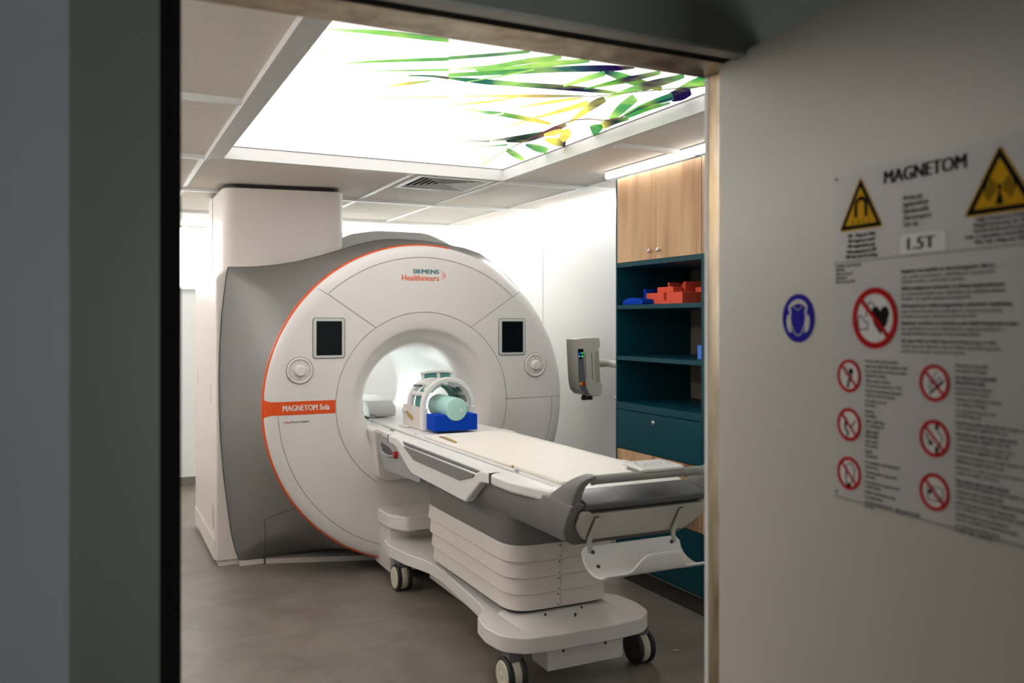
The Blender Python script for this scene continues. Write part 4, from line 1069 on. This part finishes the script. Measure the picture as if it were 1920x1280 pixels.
bm = BM(); lathe(bm, [(.006, 0), (.005, -.010), (.011, -.016), (.0125, -.021), (.010, -.026), (0, -.0275)], (FX - .018, 4.05, .985), 'x', 24, closed=True); finish('knob', bm, CHROME, d)
for a, b in ((yM + .0015, CY1 - .016), (yR, yM - .0015)):
    bm = BM(); bx(bm, FX - .018, FX - .0005, a, b, .445, .790); d = finish('door', bm, WOOD, cb_, bev=.001)
bm = BM(); bx(bm, FX - .021, FX - .0185, CY0, yR - .010, .445, .790); finish('filler_strip', bm, WOOD, cb_)
bm = BM(); bx(bm, FX - .018, FX - .0005, CY0 + .048, CY1 - .016, .112, .441); finish('drawer', bm, TEAL, cb_, bev=.001)
bm = BM(); bx(bm, FX + .012, BX, CY0, CY1, 0, .098); pl_ = finish('plinth', bm, PLINTH, cb_)
bm = BM(); bx(bm, FX + .006, FX + .014, CY0, CY1, .092, .100); finish('plinth_edge', bm, ALU, pl_)

# foam pieces on the shelves
ZS = 1.6575
def foam(bm, m, label, bev=.003, cat='foam block', name='foam_block'):
    o = finish(name, bm, m, None, bev=bev); tag(o, label, cat); return o
bm = BM(); prism(bm, [(3.94, ZS), (4.29, ZS), (4.29, ZS + .068)] + [(4.118, ZS + .068), (4.118, ZS + .03), (4.113, ZS + .022), (4.105, ZS + .019), (4.097, ZS + .022), (4.092, ZS + .03), (4.092, ZS + .068)] + [(3.94, ZS + .068)], 'x', 2.97, 3.31)
foam(bm, RED, 'large red-orange foam block with a slot, lowest of the red pile on the shelf')
zt = ZS + .0685
bm = BM(); bx(bm, 2.995, 3.062, 4.06, 4.215, zt, zt + .033); foam(bm, RED, 'low red-orange foam block on top of the slotted block, at the front left')
bm = BM(); prism(bm, [(4.05, zt), (4.225, zt), (4.225, zt + .064), (4.205, zt + .064)] + [(4.14 + .065 * cos(radians(a)), zt + .064 - .040 * sin(radians(a))) for a in range(15, 180, 15)] + [(4.068, zt + .064), (4.05, zt + .064)], 'x', 3.075, 3.30)
foam(bm, RED, 'tall red-orange foam block with a curved dip, highest of the red pile')
bm = BM(); bx(bm, 3.12, 3.20, 3.965, 4.02, zt, zt + .030); foam(bm, RED, 'tiny red-orange foam cube at the right of the red pile')
bm = BM(); prism(bm, [(4.296, ZS), (4.385, ZS), (4.40, ZS + .098), (4.378, ZS + .098), (4.35, ZS + .062), (4.26, ZS + .074), (4.238, ZS + .094), (4.215, ZS + .092), (4.235, ZS + .0705), (4.296, ZS + .0705)], 'x', 3.02, 3.2)
foam(bm, BLUE, 'taller dark blue foam cradle behind the low one, left of the red foam', bev=.004)
bm = BM(); prism(bm, rpoly([(4.215, ZS), (4.43, ZS), (4.42, ZS + .028), (4.35, ZS + .044), (4.215, ZS + .030)], .012), 'x', 2.89, 2.985)
foam(bm, BLUE, 'low rounded blue foam wedge at the left end of the foam shelf', bev=.004)
bm = BM(); bx(bm, 2.97, 3.20, 3.68, 3.808, 1.3505, 1.428); foam(bm, BLUEL, 'light blue foam box on the middle shelf below the red pile')

# ================================================================== CONTRAST INJECTOR
inj = thing('injector', (3.3, 4.98, 0), 'grey contrast injector head with dark keypad on an arm beside the cabinet', 'medical injector')
IY = 5.25
def IP(px, py): return (3.045 + (px - 125) * .000552, 1.447 - (py - 160) * .000471)
hp = [IP(*p) for p in [(125, 185), (170, 172), (300, 162), (470, 158), (485, 300), (455, 335), (458, 560), (482, 830), (510, 880), (507, 1000), (460, 1050), (320, 1034), (235, 1012), (178, 940), (155, 800)]]
bm = BM(); prism(bm, rpoly(hp, [.008, 0, 0, .02, .01, .01, 0, .01, .01, .02, .02, .02, .03, .04, .02], 4), 'y', IY, IY + .15)
head = finish('injector_head', bm, SYR, inj, bev=.022, seg=4, ang=50)
bm = BM(); prism(bm, rpoly([IP(*p) for p in [(142, 330), (222, 325), (240, 600), (262, 880), (290, 960), (330, 1030), (235, 1002), (182, 935), (158, 800)]], [.004, .006, 0, 0, .01, .006, .02, .03, .0], 4), 'y', IY - .003, IY + .004)
kp = finish('keypad', bm, mat('slate_keypad', (.10, .11, .13), .4, noise=.04), head)
bm = BM(); prism(bm, rpoly([IP(*p) for p in [(142, 330), (222, 325), (230, 450), (185, 485), (152, 455)]], .003), 'y', IY - .0045, IY - .002); finish('screen', bm, SCREEN, kp)
for px, py, c in ((205, 393, (.02, .5, .10)), (208, 440, (.03, .6, .12)), (165, 395, (.02, .05, .5)), (163, 440, (.1, .25, .5))):
    x, z = IP(px, py); bm = BM(); bx(bm, x - .007, x + .007, IY - .0052, IY - .0043, z - .005, z + .005); finish('screen_symbol', bm, emit('symbol_glow', c, 1.0), kp)
for px, py, m_ in ((190, 850, YEL), (232, 850, SRED)):
    x, z = IP(px, py); bm = BM(); cyl(bm, (x, IY - .006, z), .012, .004, 'y', 20); finish('button', bm, m_, kp)
bm = BM()
for px, a, b in ((248, 400, 780), (345, 390, 800)):
    x0, z0 = IP(px, a); x1, z1 = IP(px + 18, b)
    prism(bm, [(x0, z0), (x0 + .004, z0), (x1 + .004, z1), (x1, z1)], 'y', IY - .0012, IY + .002)
each('head_joint', bm, SEAM, head)
bm = BM(); x, z = IP(160, 262); bx(bm, x - .012, x + .02, IY - .0012, IY + .002, z - .002, z + .002); finish('marking', bm, RED, head)
bm = BM(); prism(bm, rpoly([IP(*p) for p in [(395, 380), (455, 340), (475, 830), (420, 820)]], .006), 'y', IY - .004, IY + .004); finish('syringe_cover', bm, mat('olive_grey_plastic', (.33, .32, .28), .4, noise=.02), head, bev=.002)
for px in (305, 385):
    x, z = IP(px, 1030); bm = BM(); lathe(bm, [(.016, 0), (.016, -.014), (.022, -.014), (.022, -.038), (.018, -.040), (0, -.040)], (x, IY + .06, z + .004), 'z', 24, closed=True); finish('syringe_tip', bm, BLACK, head)
bm = BM(); tube(bm, [(3.23, IY + .06, 1.262), (3.305, IY + .06, 1.262), (3.325, IY + .055, 1.262)], [.031, .031, .028], 20)
tube(bm, [(3.325, IY + .055, 1.262), (3.36, IY + .02, 1.255), (3.37, 5.12, 1.235), (3.33, 5.00, 1.22), (3.30, 4.95, 1.20)], [.026, .026, .026, .028, .03], 20); finish('arm', bm, SYR, inj)
bm = BM(); tube(bm, [(3.30, 4.95, .08), (3.30, 4.95, 1.235)], .024, 20); finish('pole', bm, ALU, inj)
bm = BM()
for k in range(4):
    a = radians(45 + 90 * k); tube(bm, [(3.30, 4.95, .09), (3.30 + .15 * cos(a), 4.95 + .22 * sin(a), .055)], .02, 10, flat=.7)
b_ = finish('pole_base', bm, SYR, inj)
for k in range(4):
    a = radians(45 + 90 * k); bm = BM(); cyl(bm, (3.288 + .15 * cos(a), 4.95 + .22 * sin(a), .03), .03, .024, 'x', 20, bev=.004); finish('castor', bm, BLACK, b_)
bm = BM(); N = 40
ring = [(3.385 + .078 * cos(2 * pi * k / N), 5.12 + .078 * sin(2 * pi * k / N), 1.02) for k in range(N + 1)]
tube(bm, ring, .0145, 12, flat=1.2); rg = finish('ring_handle', bm, SYR, inj)
bm = BM(); tube(bm, [(3.30, 4.97, 1.02), (3.345, 5.05, 1.02)], .012, 10); finish('ring_stem', bm, SYR, rg)
bm = BM(); tube(bm, [(x, y, 1.002) for x, y, z in ring], .009, 10, flat=.6); finish('ring_grip', bm, ORANGE, rg)

# ================================================================== SIGNS ON THE DOOR
SOFF = .0035
def sp(s, z, off=SOFF): return door_pt(s, z, off)
def dpoly(bm, pts, off0, off1):
    A_ = [bm.verts.new(sp(s, z, off0)) for s, z in pts]; B_ = [bm.verts.new(sp(s, z, off1)) for s, z in pts]
    bm.faces.new(A_); bm.faces.new(B_[::-1])
    for i in range(len(A_)): bm.faces.new((A_[i], B_[i], B_[(i + 1) % len(A_)], A_[(i + 1) % len(A_)]))
def dring(bm, s, z, r0, r1, off0, off1, n=48):
    A_ = []
    for r, o in ((r0, off0), (r1, off0), (r1, off1), (r0, off1)):
        A_.append([bm.verts.new(sp(s + r * cos(2 * pi * k / n), z + r * sin(2 * pi * k / n), o)) for k in range(n)])
    for i in range(4):
        for k in range(n): bm.faces.new((A_[i][k], A_[i][(k + 1) % n], A_[(i + 1) % 4][(k + 1) % n], A_[(i + 1) % 4][k]))
def circ(s, z, r, n=40): return [(s + r * cos(2 * pi * k / n), z + r * sin(2 * pi * k / n)) for k in range(n)]
def stroke(p, q, w_):
    p, q = Vector(p), Vector(q); d = (q - p).normalized(); n_ = Vector((-d.y, d.x)) * w_ / 2
    return [tuple(p + n_), tuple(p - n_), tuple(q - n_), tuple(q + n_)]
def poly_line(bm, pts, w_, o0, o1):
    for a, b in zip(pts, pts[1:]): dpoly(bm, stroke(a, b, w_), o0, o1)
sg = thing('warning_sign', tuple(sp(.62, 1.217, 0)), 'large white warning sign with yellow triangles and red prohibition circles on the open door', 'sign')
bm = BM(); dpoly(bm, rpoly([(.396, 1.217), (.846, 1.217), (.846, 1.834), (.396, 1.834)], .003), .0002, SOFF); plate_ = finish('plate', bm, SIGNM, sg)
bm = BM()
for s, z in ((.404, 1.824), (.404, 1.227), (.838, 1.824), (.838, 1.227)): dpoly(bm, circ(s, z, .003, 12), SOFF, SOFF + .001)
each('rivet', bm, INKG, plate_)
bm = BM(); dpoly(bm, stroke((.397, 1.664), (.845, 1.667), .0016), SOFF, SOFF + .0004); dpoly(bm, stroke((.397, 1.218), (.845, 1.218), .0016), SOFF, SOFF + .0004); each('ruled_line', bm, INKG, plate_)
def T(body, s, z, width, height, m=INK, bold=0.0, al='LEFT', par=None, nm='lettering', space=1.0):
    return text(nm, body, .01, sp(s, z, SOFF + .0002), DM, m, par or sg, width=width, height=height, bold=bold, align=al, depth=.0004, space=space)
T('MAGNETOM', .527, 1.7965, .174, .0235, bold=.018)
bm = BM(); dpoly(bm, [(.565, 1.669), (.661, 1.669), (.661, 1.7025), (.565, 1.7025)], SOFF, SOFF + .0006); st = finish('field_strength_sticker', bm, SIGNW, sg)
text('lettering', '1.5T', .01, sp(.581, 1.6755, SOFF + .0007), DM, INK, st, width=.058, height=.020, bold=.012, depth=.0004)
T('Warning sign\nFigyelmeztető jel\nVýstražná značka\nZnak ostrzegawczy\nCảnh  báo', .570, 1.716, .062, .054, INKG, bold=.01)
def triangle(s, z0, h, w_, nm):
    bm = BM(); dpoly(bm, rpoly([(s - w_ / 2, z0), (s + w_ / 2, z0), (s, z0 + h)], .006), SOFF, SOFF + .0004); tr = finish('warning_triangle', bm, YEL, sg)
    bm = BM()
    k = .93; c = z0 + h / 3
    tri = lambda k: [(s - w_ / 2 * k, c - h / 3 * k), (s + w_ / 2 * k, c - h / 3 * k), (s, c + h * 2 / 3 * k)]
    O, I = tri(.93), tri(.70)
    for i in range(3):
        dpoly(bm, [O[i], O[(i + 1) % 3], I[(i + 1) % 3], I[i]], SOFF + .0004, SOFF + .0008)
    finish('triangle_border', bm, INK, tr)
    return tr
tr = triangle(.468, 1.722, .099, .114, 'magnet')
bm = BM(); L = [(.456, 1.745), (.456, 1.766)] + [(.469 - .013 * cos(radians(a)), 1.766 + .014 * sin(radians(a))) for a in range(20, 180, 20)] + [(.482, 1.766), (.482, 1.745)]
poly_line(bm, L, .0075, SOFF + .0004, SOFF + .0008)
for s in (.449, .463, .476, .489): dpoly(bm, stroke((s, 1.733), (s, 1.742), .0018), SOFF + .0004, SOFF + .0008)
finish('magnet_symbol', bm, INK, tr)
tr = triangle(.7625, 1.717, .107, .134, 'wave')
bm = BM(); c = (.7625, 1.758); dpoly(bm, circ(*c, .0045, 16), SOFF + .0004, SOFF + .0008); dpoly(bm, [(.7625, 1.757), (.755, 1.731), (.770, 1.731)], SOFF + .0004, SOFF + .0008)
for r in (.011, .018, .025):
    for c0 in (0, 180):
        L = [(c[0] + r * cos(radians(c0 + a)), c[1] + r * sin(radians(c0 + a)) * 1.0) for a in range(-45, 50, 9)]
        poly_line(bm, L, .0034, SOFF + .0004, SOFF + .0008)
finish('radio_symbol', bm, INK, tr)
T('MR - Magnetic Field\nMR mágneses mező\nMR magnetické pole\nPole magnetyczne MR\nMR Khu vực từ trường', .470, 1.668, .080, .048, INK, bold=.02, al='CENTER')
T('High Frequency Field\nNagyfrekvenciás tér RF\nVysokofrekvenční pole\nPole o wysokiej częstotliwości\nKhu vực sóng cao tần', .7625, 1.672, .125, .043, INK, bold=.02, al='CENTER')
T('Prohibition signs (Danger!)\nTiltó jelek\nZákazy, nebezpečí\nZnaki zakazu\nBiển cấm, nguy hiểm', .402, 1.624, .066, .037, INKG, bold=.01)
TX5 = [('Implants susceptible to electromagnetic effects,', 'e.g. cardiac pacemakers, defibrillators, hearing aids,', 'insulin pumps, medication pumps'),
       ('Elektromágneses hatásokra érzékeny implantátumok,', 'pl. szívritmusszabályozók, defibrillátorok, hallókészülékek,', 'inzulin- és egyéb gyógyszeradagolók'),
       ('Nebezpečí pro elektromagneticky ovlivnitelné implantáty,', 'např. kardiostimulátory, defibrilátory, sluchové pomůcky,', 'inzulinové pumpy, dávkovací přístroje léků'),
       ('Implanty wrażliwe na działanie pola elektromagnetycznego,', 'np. stymulatory serca, defibrylatory, aparaty słuchowe,', 'pompy insulinowe, pompy do dozowania leków'),
       ('Sự nguy hiểm do hiệu ứng từ trường trong cơ thể,', 'ví dụ: máy tạo nhịp tim, máy trợ thính, máy khử rung tim,', 'máy bơm insulin, máy bơm thuốc')]
for i, (a, b, c) in enumerate(TX5):
    z = 1.6345 - i * .0298; k = (.188, .205, .218, .228, .19)[i]
    T(a, .567, z, k, .0078, INK, bold=.015); T(b, .567, z - .0088, k * (1.0, 1.0, .92, .88, 1.04)[i], .0066, INKG, bold=.012); T(c, .567, z - .0172, k * .7, .0066, INKG, bold=.012)
def prohibit(s, z, r, draw):
    bm = BM(); dpoly(bm, circ(s, z, r * .98), SOFF, SOFF + .0003); pc = finish('prohibition_sign', bm, SIGNW, sg)
    bm = BM(); draw(bm); finish('pictogram', bm, INK, pc)
    bm = BM(); dring(bm, s, z, r * .80, r, SOFF + .0003, SOFF + .0013); dpoly(bm, stroke((s - r * .60, z + r * .60), (s + r * .60, z - r * .60), r * .15), SOFF + .0008, SOFF + .0013); finish('prohibition_ring', bm, SRED, pc)
O0, O1 = SOFF + .0003, SOFF + .0007
def heart(bm):
    s, z = .517, 1.560
    pts = [(s, z - .030), (s - .016, z - .012), (s - .0215, z + .006), (s - .019, z + .016), (s - .012, z + .020), (s - .005, z + .018), (s, z + .011), (s + .005, z + .018), (s + .012, z + .020), (s + .019, z + .016), (s + .0215, z + .006), (s + .016, z - .012)]
    dpoly(bm, pts, O0, O1)
    poly_line(bm, [(.462, 1.562), (.462, 1.538), (.486, 1.538), (.486, 1.552), (.478, 1.552), (.472, 1.562), (.462, 1.562)], .0022, O0, O1)
    poly_line(bm, [(.482, 1.560), (.484, 1.580), (.492, 1.588), (.501, 1.584), (.504, 1.575)], .002, O0, O1)
prohibit(.503, 1.5585, .0555, heart)
R = .031
def pic1(bm): dpoly(bm, circ(.443, 1.459, .0062, 16), O0, O1); poly_line(bm, [(.441, 1.453), (.436, 1.44), (.433, 1.428)], .003, O0, O1); poly_line(bm, [(.446, 1.452), (.437, 1.436), (.437, 1.430)], .0025, O0, O1); poly_line(bm, [(.430, 1.468), (.429, 1.45)], .0016, O0, O1)
def pic2(bm): dpoly(bm, [(.427, 1.367), (.431, 1.373), (.434, 1.364), (.430, 1.352), (.438, 1.345), (.434, 1.342), (.427, 1.348), (.425, 1.358)], O0, O1); dpoly(bm, [(.434, 1.345), (.438, 1.343), (.434, 1.334), (.431, 1.336)], O0, O1); poly_line(bm, [(.444, 1.356), (.455, 1.368)], .0028, O0, O1)
def pic3(bm): poly_line(bm, [(.431, 1.281), (.430, 1.26), (.432, 1.247), (.443, 1.245)], .003, O0, O1); poly_line(bm, [(.434, 1.285), (.445, 1.287), (.453, 1.276), (.451, 1.262), (.442, 1.25)], .002, O0, O1); dpoly(bm, [(.431, 1.249), (.444, 1.249), (.444, 1.243), (.431, 1.243)], O0, O1)
def pic4(bm):
    poly_line(bm, [(.628, 1.432), (.640, 1.441), (.657, 1.455)], .0045, O0, O1); poly_line(bm, [(.624, 1.452), (.636, 1.449), (.652, 1.461)], .002, O0, O1); poly_line(bm, [(.636, 1.458), (.643, 1.470)], .0015, O0, O1); poly_line(bm, [(.622, 1.446), (.630, 1.440), (.634, 1.452)], .0018, O0, O1)
def pic5(bm):
    dpoly(bm, stroke((.643, 1.385), (.643, 1.372), .007), O0, O1); dpoly(bm, stroke((.643, 1.345), (.643, 1.334), .007), O0, O1); poly_line(bm, [(.645, 1.37), (.655, 1.362), (.652, 1.352), (.645, 1.346)], .002, O0, O1); poly_line(bm, [(.620, 1.365), (.628, 1.352), (.634, 1.350)], .003, O0, O1); dpoly(bm, circ(.630, 1.350, .0045, 14), O0, O1)
def pic6(bm): poly_line(bm, [(.624, 1.277), (.655, 1.277), (.655, 1.255), (.624, 1.255), (.624, 1.277)], .0018, O0, O1); dpoly(bm, circ(.629, 1.268, .004, 12), O0, O1); poly_line(bm, [(.638, 1.262), (.654, 1.262)], .0015, O0, O1)
for s, z, dr in ((.438, 1.4505, pic1), (.438, 1.359, pic2), (.438, 1.2675, pic3), (.638, 1.450, pic4), (.638, 1.358, pic5), (.638, 1.269, pic6)): prohibit(s, z, R, dr)
def para(s, z, rows, wd, step=.0082):
    """pairs of short lines in five languages beside a pictogram"""
    for i, (a, k) in enumerate(rows):
        zz = z - (i // 2) * step * 2.2 - (i % 2) * step
        T(a, s, zz, wd * k, .0062, INKG, bold=.02, nm='small_lettering')
para(.480, 1.4765, [('Persons with metal implants', .78), ('must not enter the scanner room', 1.0), ('Fém implantátummal élő személyek', .98), ('számára tilos a belépés', .5), ('Zákaz vstupu osobám', .6), ('s kovovými implantáty v těle', .86), ('Osobom z metalowymi implantami', .86), ('wstęp do sali wzbroniony', .72), ('Cấm người có vật cấy', .52), ('kim loại', .24)], .100)
para(.480, 1.385, [('Open fire,', .2), ('No smoking', .26), ('Tilos a nyílt láng', .46), ('és a dohányzás', .46), ('Zákaz ohně', .32), ('Zákaz kouření', .31), ('Zakaz ognia', .3), ('Zakaz palenia', .31), ('Cấm lửa', .18), ('Cấm hút thuốc', .30)], .100)
para(.480, 1.292, [('Fire extinguishers with magnetisable', .82), ('steel housing', .32), ('Tűzoltókészülékek mágnesezhető', .76), ('acéltartállyal', .24), ('Hasicí přístroje z magnetizovatelné', .82), ('ocelové nádoby', .38), ('Gaśnice ze stalą magnetyzowalną', .73), ('w obudowie', .44), ('Bình chữa cháy bằng thép từ tính', .66), ('bị cấm', .2)], .100)
para(.681, 1.4775, [('Metal parts and metallic', .55), ('instruments of all types', .53), ('Fém alkatrészek és mindenféle', .68), ('fémeszközök használata', .50), ('Kovové předměty a nástroje', .6), ('jakéhokoli druhu', .55), ('Metalowe przedmioty i narzędzia', .76), ('wszelkiego rodzaju', .50), ('Các bộ phận bằng kim loại', .66), ('các loại dụng cụ', .42)], .112)
para(.681, 1.386, [('Mechanical watches, electronic data carriers, credit', 1.2), ('cards, calculators, digital watches, etc.', .86), ('Mechanikus órák, elektronikus adathordozók,', 1.0), ('számológépek, digitális órák, stb.', .9), ('Mechanické hodinky, nosiče dat,', .94), ('kreditní karty, digitální hodinky, atd.', .88), ('Zegarki mechaniczne, nośniki danych, karty', 1.2), ('kalkulatory, zegarki cyfrowe, itd.', .8), ('Đồng hồ cơ, thẻ tín dụng, máy tính và các', 1.2), ('thiết bị điện tử khác', .72)], .112)
para(.681, 1.293, [('Data carriers such as credit cards and', .86), ('other cards with magnetic strips, magnetic tapes', 1.2), ('Adathordozók, pl. hitelkártyák', .78), ('mágnescsíkos kártyák, mágnesszalagok', 1.2), ('Nosiče dat, jako jsou karty s magnetickým', .98), ('proužkem a magnetické pásky', 1.2), ('Nośniki danych, np. karty kredytowe', .86), ('karty z paskiem magnetycznym', 1.0), ('Các thiết bị lưu trữ dữ liệu, thẻ từ', .72), ('thẻ tín dụng', .6)], .112)
T('Order number 07 46 908', .552, 1.2205, .055, .005, INKG, bold=.01, nm='small_lettering')

bm = BM(); dpoly(bm, circ(.288, 1.5595, .0495, 56), .0002, .0016)
es = finish('ear_protection_sticker', bm, SBLUE, None); tag(es, 'round blue sticker showing a head with ear muffs on the door left of the sign', 'sticker')
bm = BM(); c = (.288, 1.5595); O0_, O1_ = .0016, .0020
def bpoly(pts): dpoly(bm, [(c[0] + x * .048, c[1] + y * .048) for x, y in pts], O0_, O1_)
out_ = [(-.62 , .50), (-.45, .66), (-.2, .78), (.05, .81), (.3, .76), (.5, .64), (.62, .48)]
inn_ = [(.55, .42), (.4, .52), (.2, .60), (.05, .62), (-.2, .58), (-.4, .50), (-.55, .42)]
bpoly(out_ + inn_)
bpoly([(-.62, .50), (-.50, .42), (-.42, .30), (-.44, .1), (-.50, .2), (-.58, .3)]); bpoly([(.62, .48), (.50, .42), (.44, .30), (.44, .1), (.52, .2), (.58, .3)])
bpoly([(-.50, .20), (-.68, .12), (-.75, -.10), (-.70, -.40), (-.58, -.58), (-.42, -.62), (-.40, -.30), (-.46, .0)])
bpoly([(.50, .20), (.70, .12), (.76, -.10), (.72, -.40), (.60, -.56), (.44, -.62), (.42, -.30), (.48, .0)])
for L_ in ([(-.42, -.62), (-.34, -.92), (-.2, -1.08), (0, -1.16), (.2, -1.08), (.34, -.92), (.44, -.62)],):
    for a, b in zip(L_, L_[1:]):
        dpoly(bm, stroke((c[0] + a[0] * .040, c[1] + .006 + a[1] * .036), (c[0] + b[0] * .040, c[1] + .006 + b[1] * .036), .0022), O0_, O1_)
for a, b in (((-.3, .5), (0, .34)), ((0, .34), (.3, .5))): dpoly(bm, stroke((c[0] + a[0] * .048, c[1] + a[1] * .048), (c[0] + b[0] * .048, c[1] + b[1] * .048), .0015), O0_, O1_)
finish('ear_muff_symbol', bm, SIGNM, es)

# small metal clips lying on the floor near the table foot
bm = BM(); tube(bm, [(2.455, 3.335, .004), (2.475, 3.34, .004), (2.49, 3.33, .004)], .003, 8)
tag(finish('metal_clip', bm, CHROME, None), 'tiny shiny metal clip lying on the floor right of the table base', 'clip')
